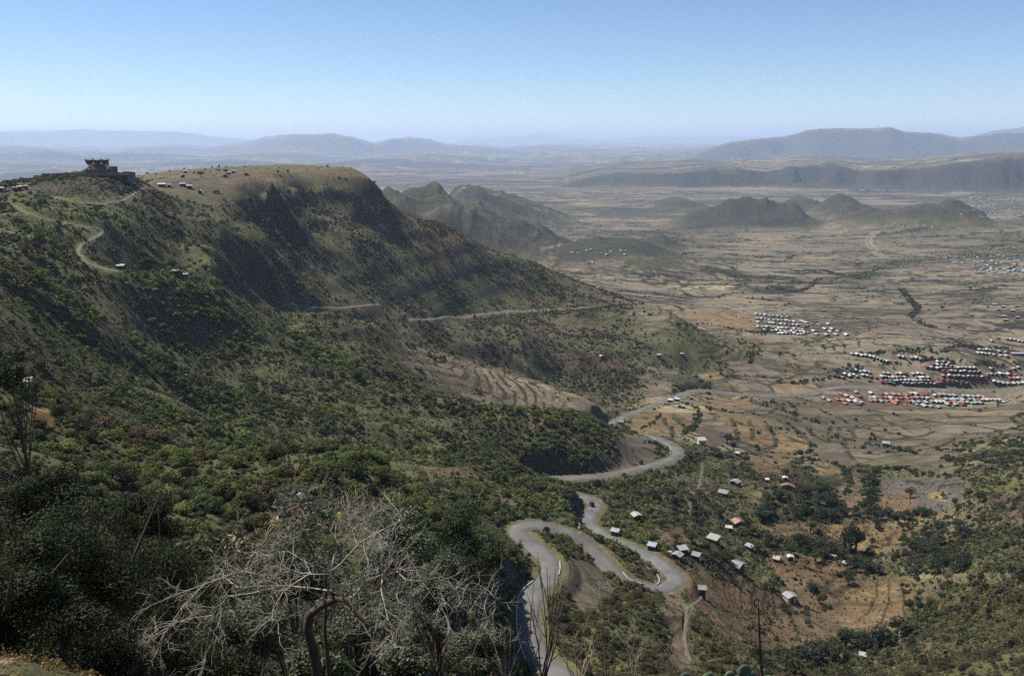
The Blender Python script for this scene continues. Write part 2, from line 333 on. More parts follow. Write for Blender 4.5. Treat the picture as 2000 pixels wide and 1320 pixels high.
for k, (prof, Rf, dep, wid) in enumerate(RANGES):
    pr = [ray(a, b+(6 if k == 0 else 5 if k < 3 else 0)) for a, b in prof]; pt = np.array([float(a[0]) for a in pr]); pe = np.array([float(a[1]) for a in pr])
    i0, i1 = np.searchsorted(LR, [math.log(Rf*0.6), math.log(Rf*1.9)])
    x, y, rr, tt = XX[i0:i1], YY[i0:i1], RR[i0:i1], TT[i0:i1]
    base = ZZ[i0:i1]
    emb = (fbm(x/(wid*2.2), y/(wid*2.2), 4, 80+k)-.5)*wid*3.0
    top = np.interp(tt, pt, pe)*Rf*1.06
    ew_ = .035 if k < 3 else .012; edge = sstep(pt[0]-.01, pt[0]+ew_, tt)*(1-sstep(pt[-1]-ew_, pt[-1]+.01, tt))
    front = sstep(0, 1, (rr+emb-Rf*0.97)/wid)**0.8
    fs = front if k < 3 else .5*front+.5*sstep(.62, .80, front)
    back = 1-sstep(0, 1, (rr+emb*1.2-Rf-dep)/(wid*1.3))
    gl = 1-0.42*(1-front)*ridged(x/(wid*.35), y/(wid*.35), 3, 90+k)
    rug = fbm(x/(wid*.9), y/(wid*.9), 5, 70+k); rg_ = .05 if k in (3, 4, 5) else .12 if k < 3 else .30; rel = (top-base)*fs*back*edge*gl*(1.02-rg_*np.clip(rug-.5, -.02, .3)+(.10 if k in (3, 4) else .34)*(ridged(x/(wid*.7), y/(wid*.7), 4, 75+k)-.5))
    if k < 3: rel = rel+fs*back*edge*(ridged(x/70, y/70, 4, 95)-.45)*22*(1-fs*.4)
    PM[i0:i1] = np.maximum(PM[i0:i1], fs*back*edge)
    ZZ[i0:i1] = np.maximum(base, base+np.maximum(rel, 0)); FM[i0:i1] = np.maximum(FM[i0:i1], edge*back*sstep(.02, .2, front)*((1.0 if k == 0 else .95-.5*sstep(.52, .6, fbm(x/60, y/25, 3, 63))) if k < 3 else (1-sstep(.93, 1, front))))
fh_ = ridged(XX/2300, YY/2300, 5, 44); fh_ = fh_+.35*sstep(.55, .62, fh_)
ZZ += sstep(5600, 9500, RR)*(1-sstep(50000, 60000, RR))*(fh_-.5)*np.clip(RR/9000, .5, 2.2)*80*(1-.8*PM)

# the road bed cut into the slope
wr = 1-sstep(3.8, 7.4, rd_d)
ZZ = ZZ*(1-wr)+rd_z*wr
GE = ZZ/RR
def zat(x, y):
    x = np.asarray(x, float); y = np.asarray(y, float)
    r = np.hypot(x, y); t = np.arctan2(x, y)
    v = np.interp(np.log(r), LR, np.arange(len(LR))); u = np.interp(t, TC, np.arange(len(TC)))
    return bil(ZZ, u, v)
GE = ZZ/RR
def hit(px, py, rmin=60.0):
    th, e = ray(px, py); th = float(th); e = float(e)
    u = float(np.interp(th, TC, np.arange(len(TC)))); a = int(u); f = u-a
    col = GE[:, a]*(1-f)+GE[:, min(a+1, len(TC)-1)]*f
    i0 = np.searchsorted(LR, math.log(rmin)); m = np.nonzero(col[i0:] >= e)[0]
    if len(m) == 0: r = math.exp(LR[-1])
    else:
        i = i0+m[0]
        if i == i0: r = math.exp(LR[i])
        else:
            t = (e-col[i-1])/(col[i]-col[i-1]+1e-12); r = math.exp(LR[i-1]+t*(LR[i]-LR[i-1]))
    x, y = r*math.sin(th), r*math.cos(th)
    return Vector((x, y, float(zat(x, y)))), r

# ------------------------------------------------------------------ materials
def new_mat(name):
    m = bpy.data.materials.new(name); m.use_nodes = True
    return m, m.node_tree, m.node_tree.nodes['Principled BSDF']
def mat(name, col, rough=0.8, var=0.25, scale=3.0, spec=0.3, metal=0.0):
    m, t, b = new_mat(name)
    n = t.nodes.new('ShaderNodeTexNoise'); n.inputs['Scale'].default_value = scale; n.inputs['Detail'].default_value = 5
    tc = t.nodes.new('ShaderNodeTexCoord'); t.links.new(tc.outputs['Object'], n.inputs['Vector'])
    mr = t.nodes.new('ShaderNodeMapRange'); mr.inputs['From Min'].default_value = .3; mr.inputs['From Max'].default_value = .7
    mr.inputs['To Min'].default_value = 1-var; mr.inputs['To Max'].default_value = 1+var
    t.links.new(n.outputs['Fac'], mr.inputs['Value'])
    mx = t.nodes.new('ShaderNodeVectorMath'); mx.operation = 'SCALE'; mx.inputs[0].default_value = col
    t.links.new(mr.outputs[0], mx.inputs['Scale']); t.links.new(mx.outputs[0], b.inputs['Base Color'])
    b.inputs['Roughness'].default_value = rough; b.inputs['Specular IOR Level'].default_value = spec; b.inputs['Metallic'].default_value = metal
    return m

def mk(name, verts, faces, m=None, parent=None, smooth=False, uv=None):
    me = bpy.data.meshes.new(name); me.from_pydata([tuple(v) for v in verts], [], [tuple(f) for f in faces])
    if smooth: me.polygons.foreach_set('use_smooth', [True]*len(me.polygons))
    if m: me.materials.append(m)
    o = bpy.data.objects.new(name, me); S.collection.objects.link(o)
    if parent: o.parent = parent
    return o
def tag(o, label=None, cat=None, group=None, kind=None):
    if label: o['label'] = label
    if cat: o['category'] = cat
    if group: o['group'] = group
    if kind: o['kind'] = kind
    return o
def fastmesh(name, V, Q, m=None, smooth=False):
    me = bpy.data.meshes.new(name); V = np.asarray(V, np.float32); Q = np.asarray(Q, np.int32); k = Q.shape[1]
    me.vertices.add(len(V)); me.vertices.foreach_set('co', V.ravel())
    me.loops.add(Q.size); me.loops.foreach_set('vertex_index', Q.ravel())
    me.polygons.add(len(Q)); me.polygons.foreach_set('loop_start', np.arange(0, Q.size, k, dtype=np.int32))
    try: me.polygons.foreach_set('loop_total', np.full(len(Q), k, np.int32))
    except Exception: pass
    me.polygons.foreach_set('use_smooth', np.full(len(Q), smooth))
    me.update(calc_edges=True)
    if m: me.materials.append(m)
    return me

# ------------------------------------------------------------------ ground colour (albedo by place)
def mixc(a, b, w): return a*(1-w[..., None])+np.asarray(b)*w[..., None]
PX, PY = pix(XX, YY, ZZ)
n1 = fbm(XX/45, YY/45, 4, 101); n2 = fbm(XX/9, YY/9, 4, 111); n3 = fbm(XX/160, YY/160, 4, 121)
def poly(pts, r0, r1, soft=6.0):
    P = np.array(pts, float); x0, y0 = P.min(0)-20; x1, y1 = P.max(0)+20
    m = np.zeros(XX.shape); idx = np.nonzero((PX > x0) & (PX < x1) & (PY > y0) & (PY < y1) & (RR > r0) & (RR < r1))
    if len(idx[0]) == 0: return m
    wv = 9*(vn(XX[idx]/7, YY[idx]/7, 3)-.5)
    x = PX[idx]+wv; y = PY[idx]+wv*.4
    ins = np.zeros(x.shape, bool); dmin = np.full(x.shape, 1e9); k = len(P)
    for i in range(k):
        a = P[i]; b = P[(i+1) % k]
        c = ((a[1] > y) != (b[1] > y)) & (x < (b[0]-a[0])*(y-a[1])/((b[1]-a[1])+1e-9)+a[0]); ins ^= c
        ab = b-a; t = np.clip(((x-a[0])*ab[0]+(y-a[1])*ab[1])/(ab@ab), 0, 1)
        dmin = np.minimum(dmin, np.hypot(x-a[0]-t*ab[0], y-a[1]-t*ab[1]))
    sd_ = np.where(ins, dmin, -dmin); m[idx] = sstep(-soft/2, soft/2, sd_); return m
# slope of the ground
gz = np.gradient(ZZ, axis=0)/(np.gradient(RR, axis=0)); gt = np.gradient(ZZ, axis=1)/(RR*np.gradient(TC)[None, :])
SL = np.hypot(gz, gt)
# fields of the valley
sz = np.where(RR > 1500, 130.0, 62.0)
wx = XX+30*(fbm(XX/60, YY/60, 3, 7)-.5); wy = YY+30*(fbm(XX/60, YY/60, 3, 8)-.5)
cl_ = np.where(RR < 850, 29.0, 62.0); f1, f2, fid = voro(wx/cl_, wy/(cl_*.72), 21)
g1, g2, gid = voro(wx/190, wy/110, 22)
edge_near = 1-sstep(0.015, 0.05, f2-f1); edge_far = 1-sstep(0.01, 0.05, g2-g1)
far = sstep(1300, 2400, RR)
fld = np.stack([.195+0*XX, .160+0*XX, .117+0*XX], -1)
fv = fid*(1-far)+gid*far
fld = mixc(fld, (.30, .22, .125), sstep(.52, .56, fv)*.9)            # stubble
fld = mixc(fld, (.115, .09, .07), sstep(.74, .77, fv)*.9)
fld = mixc(fld, (.16, .125, .09), (1-sstep(.18, .22, fv))*.8)           # ploughed
fld = mixc(fld, (.14, .14, .075), sstep(.86, .95, fv))           # greenish fallow
fld = mixc(fld, (.40, .33, .18), sstep(.955, .96, fv))           # threshed straw
fld *= (0.74+0.52*n1)[..., None]*(0.76+0.48*n2)[..., None]
fld = mixc(fld, (.055, .055, .03), np.clip((1-sstep(.05, .12, f2-f1))*(1-far)*.9*sstep(.28, .42, n1), 0, 1))
# field banks that follow the contour: thin warped lines, wider apart the broader the plain
MK = ((flat > .01) | (vill > .01)) & (RR > 330) & (np.abs(TT) < .7); xm, ym, rm_ = XX[MK], YY[MK], RR[MK]
wy_ = ym+0.25*xm*np.sin(xm/700)+60*fbm(xm/260, ym/260, 3, 161)
LNS = np.zeros(XX.shape); LTS = np.zeros(XX.shape); l1 = np.zeros(xm.shape); l2 = np.zeros(xm.shape)
for (lx, ly, r0, r1, r2, r3, th_, sd) in ((34, 9, 330, 420, 900, 1400, .048, 1), (60, 15, 420, 650, 1500, 2200, .048, 2), (130, 34, 800, 1200, 3000, 4500, .05, 3), (300, 80, 1600, 2600, 8000, 12000, .045, 4), (140, 60, 500, 800, 3500, 5000, .032, 6), (900, 260, 4000, 6000, 20000, 40000, .05, 5)):
    k_ = (rm_ > r0) & (rm_ < r3); a, b, c = xm[k_], wy_[k_], rm_[k_]
    wv_ = sstep(r0, r1, c)*(1-sstep(r2, r3, c)); nn_ = fbm(a/lx, b/ly, 3, 170+sd, .55); gate = sstep(.36, .52, fbm(a/(lx*2.5), ym[k_]/(ly*4), 2, 180+sd))
    l1[k_] = np.maximum(l1[k_], wv_*gate*(1-sstep(th_*.35, th_, np.abs(nn_-.5)))); l2[k_] = np.maximum(l2[k_], wv_*sstep(.58, .68, nn_))
LNS[MK] = l1; LTS[MK] = l2
LNS *= near_road; fld = mixc(fld, (.30, .25, .175), LTS*.8); fld = mixc(fld, (.036, .037, .022), LNS*.95)
scr = sstep(.56, .66, n3+0.35*(n1-.5))
fld = mixc(fld, (.085, .085, .05), scr*.5)
stk = fbm(XX/400, YY/130, 4, 131); fld = mixc(fld, (.055, .062, .04), far*sstep(.50, .60, stk)*.75)
# scrubby slopes
grn = np.stack([.125+0*XX, .122+0*XX, .062+0*XX], -1)
grn = mixc(grn, (.15, .165, .06), sstep(.44, .6, n3)*sstep(.38, .55, n1)*.8)
grn = mixc(grn, (.19, .13, .085), sstep(.60, .74, fbm(XX/70, YY/30, 4, 141))*.8)
grn *= (0.72+0.56*n2)[..., None]
rock = np.stack([.10+0*XX, .088+0*XX, .075+0*XX], -1)*(0.6+0.8*fbm(XX/5, ZZ/3, 3, 151))[..., None]
grn = mixc(grn, rock, sstep(.85, 1.5, SL)*.8)
wf = np.clip(flat*(1-sstep(.22, .36, SL)*(1-far*.4))+vill*.55*sstep(.5, .62, n1+0.25*(n3-.5)), 0, 1)
wf = wf*(1-FM)*(1-HM*.85)
grn = mixc(grn, (.062, .060, .046), np.clip(HM+FM, 0, 1)*.92)*(1+0*XX)[..., None]
grn = np.where((FM > .3)[..., None], grn*(.7+.6*fbm(XX/150, YY/150, 3, 19))[..., None], grn)
wf = np.maximum(wf, poly([(1600,700),(1700,700),(2060,640),(2060,810),(1600,806),(1590,770),(1640,725)], 540, 900, 10)*.9)
grn = mixc(grn, (.165, .13, .085), vill*.55*sstep(.35, .6, n1))
col = mixc(grn, fld, wf)
# named patches: polygons in the picture with a distance range, blended on the ground they cover
BROWN = (.235, .155, .092); ORNG = (.285, .20, .105); PLOW = (.13, .095, .072); STRAW = (.38, .30, .15); GRASS = (.115, .118, .05); TAN = (.26, .20, .13); GREY = (.17, .15, .125)
PATCH = [
 ([(1230,815),(1265,800),(1330,810),(1355,835),(1350,850),(1290,850),(1235,845)], 400, 520, ORNG),
 ([(1360,772),(1450,778),(1480,795),(1470,808),(1380,800)], 480, 590, ORNG),
 ([(1390,805),(1500,815),(1510,865),(1470,870),(1430,845)], 400, 560, ORNG),
 ([(1500,845),(1560,850),(1580,870),(1575,890),(1510,885)], 380, 520, (.32,.235,.115)),
 ([(1455,890),(1540,885),(1545,925),(1470,930)], 350, 480, BROWN),
 ([(1590,905),(1650,915),(1640,940),(1600,935)], 340, 480, ORNG),
 ([(1585,880),(1655,882),(1668,912),(1610,905)], 340, 500, PLOW),
 ([(1355,840),(1390,830),(1420,860),(1390,880)], 370, 480, PLOW),
 ([(1630,950),(1690,930),(1700,970),(1650,985)], 300, 420, BROWN),
 ([(1715,935),(1880,935),(1880,980),(1830,1000),(1720,990)], 300, 420, GREY),
 ([(1720,965),(1780,960),(1790,1000),(1715,1000)], 300, 400, BROWN),
 ([(1805,960),(1850,962),(1845,978),(1815,975)], 300, 400, STRAW),
 ([(1600,1035),(1640,1020),(1790,1028),(1780,1060),(1720,1085),(1690,1080),(1640,1060)], 250, 360, ORNG),
 ([(1480,1020),(1580,1025),(1590,1050),(1500,1045)], 270, 350, BROWN),
 ([(1490,1090),(1560,1075),(1700,1110),(1720,1130),(1600,1140),(1520,1125)], 220, 320, BROWN),
 ([(1440,1120),(1520,1130),(1620,1140),(1780,1130),(1815,1160),(1780,1240),(1700,1260),(1600,1290),(1450,1290),(1400,1250),(1380,1190)], 170, 290, (.245,.175,.10)),
 ([(1640,1150),(1740,1140),(1800,1170),(1770,1230),(1650,1240)], 190, 290, ORNG),
 ([(1330,1120),(1420,1130),(1460,1180),(1380,1200),(1340,1170)], 170, 260, BROWN),
 ([(1275,1035),(1330,1030),(1345,1060),(1300,1070)], 230, 300, BROWN),
 ([(1190,995),(1300,990),(1350,1020),(1280,1040),(1200,1030)], 220, 310, (.15,.115,.07)),
 ([(1290,1155),(1330,1150),(1350,1320),(1320,1320)], 140, 210, TAN),
 ([(1110,1090),(1150,1095),(1200,1140),(1190,1170),(1130,1200),(1105,1150)], 130, 190, (.20,.165,.105)),
 ([(1060,1035),(1085,1045),(1115,1085),(1100,1110),(1075,1080)], 170, 205, (.13,.14,.05)),
 ([(1205,850),(1270,856),(1290,880),(1265,905),(1200,915)], 325, 400, (.16,.13,.095)),
 ([(1480,615),(1400,605),(1330,608),(1300,598),(1340,625),(1420,640),(1480,640)], 800, 1100, (.33,.235,.13)),
 ([(1560,600),(1660,590),(1900,600),(1900,640),(1700,650),(1560,640)], 800, 1100, (.20,.15,.10)),
 ([(1100,745),(1190,770),(1230,790),(1180,808),(1120,800),(1000,790)], 380, 520, (.17,.12,.085)),
 ([(770,660),(850,685),(950,712),(1080,750),(1180,788),(1190,803),(1100,800),(940,790),(830,740),(760,690)], 385, 485, (.29,.225,.155)),
 ([(905,705),(985,728),(1080,752),(1185,784),(1195,806),(1120,800),(1010,775),(930,735)], 392, 490, (.40,.31,.20)),
 ([(1060,690),(1150,680),(1230,690),(1210,740),(1120,715)], 540, 700, (.16,.11,.078)),
 ([(1290,690),(1370,670),(1440,690),(1440,705),(1370,712)], 560, 720, (.25,.175,.115)),
 ([(0,495),(40,520),(60,560),(30,600),(0,610)], 150, 290, (.20,.12,.075)),
 ([(145,880),(190,910),(205,950),(180,945)], 60, 200, (.30,.19,.07)),
 ([(55,790),(100,800),(110,840),(70,830)], 60, 200, (.28,.18,.07)),
 ([(385,340),(700,334),(690,338),(560,345),(500,350),(400,352)], 520, 800, (.22,.16,.105)),
 ([(440,358),(560,352),(575,362),(500,374),(430,372)], 480, 620, (.21,.165,.11)),
 ([(300,350),(420,345),(440,362),(380,372),(300,362)], 480, 680, (.17,.145,.095)),
 ([(1900,1040),(2000,1060),(2000,1110),(1850,1120),(1830,1070)], 200, 330, (.115,.12,.05)),
 ([(1780,1180),(1900,1130),(2000,1150),(2000,1260),(1850,1250),(1760,1250)], 160, 300, (.16,.14,.06)),
 ([(1900,930),(2000,900),(2000,960),(1900,960)], 300, 420, (.13,.13,.055)),
 ([(1920,970),(2000,965),(2000,1010),(1930,1020)], 250, 360, (.13,.095,.07)),
 ([(1060,1040),(1110,1035),(1160,1090),(1180,1115),(1150,1110)], 180, 200, GRASS),
 ([(1610,685),(1480,660),(1400,700),(1480,740),(1640,735)], 600, 800, (.21,.155,.10)),
 ([(1600,770),(2000,770),(2000,800),(1600,800)], 500, 640, (.20,.15,.10)),
 ([(1530,935),(1640,925),(1640,960),(1590,990),(1530,975)], 290, 400, (.07,.07,.04)),
 ([(1560,850),(1700,830),(1880,848),(1860,925),(1700,912),(1600,892)], 370, 520, (.21,.155,.105)),
 ([(1480,800),(1600,806),(1800,830),(1880,850),(1700,835),(1560,845),(1500,835)], 420, 600, (.20,.15,.10)),
 ([(1650,990),(1640,940),(1690,925),(1700,985)], 290, 420, (.21,.16,.10)),
 ([(1380,775),(1480,795),(1620,790),(1980,810),(1960,840),(1700,825),(1480,810)], 460, 640, (.21,.16,.11)),
 ([(60,360),(100,345),(250,345),(290,370),(200,385),(90,385)], 440, 520, (.10,.085,.06)),
]
patchm = np.zeros(XX.shape)
GROWN = [(.16,.14,.06), (.07,.07,.04), (.10,.085,.06), (.15,.115,.07), (.13,.095,.07), (.20,.12,.075), (.16,.11,.078)]
for pts, r0, r1, c in PATCH:
    m = poly(pts, r0, r1); patchm = np.maximum(patchm, m*(.55 if r0 in (385, 392) else 1)*(0 if (c == GRASS or c[1] >= c[0] or c in GROWN) else 1))
    cc = np.asarray(c)[None, None, :]*(.80 if c[0] > .15 else 1.0)*((0.75+0.5*n2)*(0.85+.3*n1))[..., None]
    if c[0] > .14 and not (r0 in (385, 400, 380) and pts[0][0] < 1200):
        ln = np.abs(((ZZ+7*fbm(XX/45, YY/45, 3, 4))/2.1) % 1-.5); cc = cc*(1-.62*sstep(.41, .47, ln)*sstep(.38,.52,fbm(XX/20, YY/20, 2, 14)))[..., None]*(.8+.4*vn((XX+YY*.4)/1.3, (YY-.4*XX)/9, 17))[..., None]
    cc = cc*(.72*(1-np.clip(m*0+ (1-sstep(.03, .085, f2-f1))*.5, 0, 1))[..., None]+.28) if c[0] > .19 else cc
    mm_2 = m*(.32 if r1-r0 >= 150 and c[0] < .26 and r0 >= 360 and c[0] > .15 and pts[0][0] > 1250 else 1)
    col = col*(1-mm_2[..., None])+cc*mm_2[..., None]
col = mixc(col, (.19, .15, .095), mesa_top*.75*(1-patchm)*sstep(-37, -31, ZZ))
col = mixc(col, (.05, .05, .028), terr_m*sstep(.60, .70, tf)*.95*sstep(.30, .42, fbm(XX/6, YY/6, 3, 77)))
BANK = [[(1,540,520),(640,530),(760,520),(900,560),(1060,575)],[(1240,700),(1260,670),(1290,655)],[(1250,722),(1310,725)],[(1340,720),(1420,710),(1460,690)],[(1275,690),(1290,670),(1310,660)],
 [(780,580),(820,640),(825,680),(790,700),(700,690)],[(880,580),(960,640),(1000,700),(960,725),(880,720),(740,710)],[(970,600),(1010,640),(1080,670)],[(1085,600),(1080,640),(1075,670)],[(1150,650),(1160,700),(1200,760),(1230,790)],
 [(1000,500),(1060,530),(1140,560),(1165,580)],[(1120,600),(1220,600),(1330,620),(1440,640),(1540,660)],[(1400,540),(1500,560),(1620,580),(1750,590),(1880,610)],[(1380,660),(1440,650),(1520,640),(1570,620)],[(1540,700),(1600,690),(1660,660)],
 [(1260,520),(1340,530),(1450,560),(1560,575)],[(1000,770),(1100,790),(1260,800),(1400,800)],[(1150,790),(1165,840),(1120,870),(1095,880)],[(1240,810),(1250,870)],[(450,215),(560,215)],[(460,250),(540,240),(600,215)],[(470,280),(570,265),(630,235)],[(500,295),(600,285),(660,250),(680,225)],
 [(720,235),(740,215),(900,200)],[(740,360),(880,370),(940,350),(1060,345)],[(1080,200),(1100,190),(1230,185)],[(800,240),(1000,255),(1190,250)],[(700,530),(780,545),(840,500)],[(820,490),(900,500),(930,530),(910,560)],[(900,440),(1000,480),(1100,500)],[(560,450),(640,470),(700,450)],
 [(300,560),(340,620),(330,660)],[(345,540),(400,600),(390,640)],[(620,560),(640,620),(650,660)],[(700,570),(720,620),(715,660)],[(1130,600),(1110,650)],[(1290,640),(1350,660),(1420,655)],[(760,130),(900,140),(1060,130)],[(1000,80),(1180,90),(1300,75)],[(1240,130),(1400,120),(1560,125)],[(1300,210),(1480,215),(1640,200)],[(1460,850),(1600,870),(1700,865)]]
bk = np.zeros(XX.shape)
for B in BANK:
    B = [q[-2:] for q in B]; P = [tuple(hit(a/2.413+1172, b/2.413+586, 250)[0]) for a, b in B]; L = catmull(P, 1.0); dd, _ = line_field(L, 3.2)
    gate_ = .35+.65*sstep(.35, .5, fbm(XX[:1, :]*0+0, YY[:1, :]*0, 1, 1)) if False else 1
    bk = np.maximum(bk, 1-sstep(.7, 2.1, dd))
ns_ = fbm(XX/5, YY/5, 2, 88)
col = mixc(col, (.05, .052, .028), bk*.92*sstep(.2, .34, ns_))
# road shoulder, bare cut banks
col = mixc(col, (.20, .165, .12), (1-sstep(2.6, 3.9+2*(n2-.5), rd_d))*.6)
col = mixc(col, (.13, .105, .08), (1-sstep(7, 14, rd_d))*sstep(.5, .9, SL)*.7)
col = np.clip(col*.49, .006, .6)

# dirt tracks on the slopes, valley tracks: pixel lines laid on the ground
TRACKS = [
 ('dirt_track', [(8,398),(45,412),(90,428),(150,438),(190,447),(200,455),(185,467),(160,480),(152,493),(165,508),(195,524),(230,533)], 200, .9, 'pale dirt track zigzagging down the hill below the stone restaurant'),
 ('dirt_track', [(545,606),(600,604),(650,602),(700,598),(740,596)], 420, 1.6, 'thin dirt track crossing the scrub above the terraced spur'),
 ('dirt_track', [(800,624),(840,623),(880,619),(930,615),(980,611),(1040,607),(1100,604),(1160,600),(1200,597),(1240,594)], 500, 2.2, 'pale dirt track contouring the slope below the mesa'),
 ('valley_track', [(1240,574),(1290,580),(1340,586),(1390,593),(1430,603),(1460,614)], 870, 3.0, 'pale track crossing the plain behind the green hill'),
 ('valley_track', [(1060,487),(1080,482),(1098,477)], 900, 5, 'bright track by the low hill at the valley end'),
 ('dry_riverbed', [(1712,452),(1700,462),(1697,475),(1708,488),(1722,500),(1745,505)], 900, 9, 'pale dry river bed on the plain'),
 ('footpath', [(1372,1165),(1345,1185),(1338,1220),(1340,1260),(1350,1290)], 120, .45, 'bare earth footpath below the road hairpin'),
 ('footpath', [(1372,905),(1368,935),(1362,955),(1345,990),(1350,1010)], 200, .3, 'narrow footpath down the scrub slope between village houses'),
 ('hill_path', [(300,370),(270,372),(235,395),(200,398),(160,395),(110,388)], 300, .9, 'faint path around the restaurant hill'),
]
track_lines = []
for nm, pts, rm, wd, lb in TRACKS:
    P = []
    for a, b in pts:
        v, r = hit(a, b, rm); P.append((v.x, v.y, v.z))
    L = catmull(P, 2.0); zz_ = zat(L[:, 0], L[:, 1]); 
    k = 7; ker = np.ones(k)/k; zz_ = np.convolve(np.pad(zz_, (k//2, k//2), 'edge'), ker, 'valid')
    L[:, 2] = zz_; track_lines.append((nm, L, wd, lb))
    dd, dz = line_field(L, wd*2.2)
    if nm in ('valley_track', 'dry_riverbed'): L[:, 2] = zat(L[:, 0], L[:, 1])
    else: w_ = 1-sstep(wd*.6, wd*1.4, dd); ZZ = ZZ*(1-w_)+dz*w_
    col = mixc(col, (.19, .16, .115), (1-sstep(wd*.5, wd*1.0, dd))*.7)
    rd_d = np.minimum(rd_d, dd+.9)
GE = ZZ/RR

# ------------------------------------------------------------------ the ground sheet
gm, t, b = new_mat('ground')
at = t.nodes.new('ShaderNodeAttribute'); at.attribute_name = 'albedo'
tc = t.nodes.new('ShaderNodeTexCoord')
na = t.nodes.new('ShaderNodeTexNoise'); na.inputs['Scale'].default_value = 0.9; na.inputs['Detail'].default_value = 8; na.inputs['Roughness'].default_value = .7
nb = t.nodes.new('ShaderNodeTexNoise'); nb.inputs['Scale'].default_value = 0.12; nb.inputs['Detail'].default_value = 6; nb.inputs['Roughness'].default_value = .65
for nn in (na, nb): t.links.new(tc.outputs['Object'], nn.inputs['Vector'])
ma = t.nodes.new('ShaderNodeMath'); ma.operation = 'MULTIPLY_ADD'; t.links.new(na.outputs['Fac'], ma.inputs[0]); ma.inputs[1].default_value = 2.4; ma.inputs[2].default_value = -.2; ma.use_clamp = False
mb = t.nodes.new('ShaderNodeMath'); mb.operation = 'MULTIPLY_ADD'; t.links.new(nb.outputs['Fac'], mb.inputs[0]); mb.inputs[1].default_value = 1.2; mb.inputs[2].default_value = .4
mm = t.nodes.new('ShaderNodeMath'); mm.operation = 'MULTIPLY'; t.links.new(ma.outputs[0], mm.inputs[0]); t.links.new(mb.outputs[0], mm.inputs[1])
sc = t.nodes.new('ShaderNodeVectorMath'); sc.operation = 'SCALE'; t.links.new(at.outputs['Color'], sc.inputs[0]); t.links.new(mm.outputs[0], sc.inputs['Scale'])
t.links.new(sc.outputs[0], b.inputs['Base Color']); b.inputs['Roughness'].default_value = .95; b.inputs['Specular IOR Level'].default_value = .1
bp = t.nodes.new('ShaderNodeBump'); bp.inputs['Strength'].default_value = .6; bp.inputs['Distance'].default_value = .5
t.links.new(na.outputs['Fac'], bp.inputs['Height']); t.links.new(bp.outputs[0], b.inputs['Normal'])
nr, ncol = XX.shape
V = np.stack([XX, YY, ZZ], -1).reshape(-1, 3)
V = np.vstack([V, [[0, 0, -1.65]]]); ci = len(V)-1
ii, jj = np.meshgrid(np.arange(nr-1), np.arange(ncol-1), indexing='ij'); ii = ii.ravel(); jj = jj.ravel()
Q = np.stack([ii*ncol+jj, ii*ncol+jj+1, (ii+1)*ncol+jj+1, (ii+1)*ncol+jj], 1)[:, ::-1]
me = fastmesh('ground', V, Q, gm, True)
ca = me.color_attributes.new('albedo', 'FLOAT_COLOR', 'POINT')
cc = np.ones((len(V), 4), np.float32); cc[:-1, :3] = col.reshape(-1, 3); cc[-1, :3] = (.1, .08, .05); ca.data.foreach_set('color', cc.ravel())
ground = bpy.data.objects.new('ground', me); S.collection.objects.link(ground); tag(ground, kind='structure')

# ------------------------------------------------------------------ road and tracks
def ribbon(name, L, wd, m, lift=.06, th=.25, kind='structure'):
    T = np.gradient(L[:, :2], axis=0); T /= np.linalg.norm(T, axis=1)[:, None]+1e-9; N = np.stack([-T[:, 1], T[:, 0]], 1)
    h = wd/2; V = []; Fc = []
    offs = [(-h-.3, -th), (-h, lift), (-h*.3, lift+.04), (h*.3, lift+.04), (h, lift), (h+.3, -th)]
    k = len(offs)
    for i in range(len(L)):
        for o_, dz in offs:
            V.append((L[i, 0]+N[i, 0]*o_, L[i, 1]+N[i, 1]*o_, L[i, 2]+dz))
    for i in range(len(L)-1):
        for j in range(k-1):
            Fc.append((i*k+j, (i+1)*k+j, (i+1)*k+j+1, i*k+j+1))
    me = fastmesh(name, V, np.array(Fc), m, True); o = bpy.data.objects.new(name, me); S.collection.objects.link(o); tag(o, kind=kind); return o
asph = mat('asphalt', (.090, .087, .080), .85, .30, .16)
road = ribbon('road', ROAD, 4.4, asph, lift=.10)
dirt = mat('dirt', (.095, .082, .060), .95, .3, .4)
for nm, L, wd, lb in track_lines:
    o = ribbon(nm, L, wd, dirt, lift=.08); 

# ------------------------------------------------------------------ foliage helpers
def leafmat(name, col=None, trans=.3, rough=.55, spec=.35, var=.35, instancer=False):
    m, t, b = new_mat(name)
    oi = t.nodes.new('ShaderNodeObjectInfo'); ge = t.nodes.new('ShaderNodeNewGeometry')
    if instancer:
        a = t.nodes.new('ShaderNodeAttribute'); a.attribute_type = 'INSTANCER'; a.attribute_name = 'tint'; src = a.outputs['Color']
    else:
        rgb = t.nodes.new('ShaderNodeRGB'); rgb.outputs[0].default_value = (*col, 1); src = rgb.outputs[0]
    r1 = t.nodes.new('ShaderNodeMapRange'); t.links.new(ge.outputs['Random Per Island'], r1.inputs['Value']); r1.inputs['To Min'].default_value = (1-var)*.88; r1.inputs['To Max'].default_value = (1+var)*.88
    s1 = t.nodes.new('ShaderNodeVectorMath'); s1.operation = 'SCALE'; t.links.new(src, s1.inputs[0]); t.links.new(r1.outputs[0], s1.inputs['Scale'])
    t.links.new(s1.outputs[0], b.inputs['Base Color']); b.inputs['Roughness'].default_value = rough; b.inputs['Specular IOR Level'].default_value = spec
    tr = t.nodes.new('ShaderNodeBsdfTranslucent'); t.links.new(s1.outputs[0], tr.inputs['Color'])
    mx = t.nodes.new('ShaderNodeMixShader'); mx.inputs[0].default_value = trans
    t.links.new(b.outputs[0], mx.inputs[1]); t.links.new(tr.outputs[0], mx.inputs[2]); t.links.new(mx.outputs[0], t.nodes['Material Output'].inputs['Surface'])
    return m
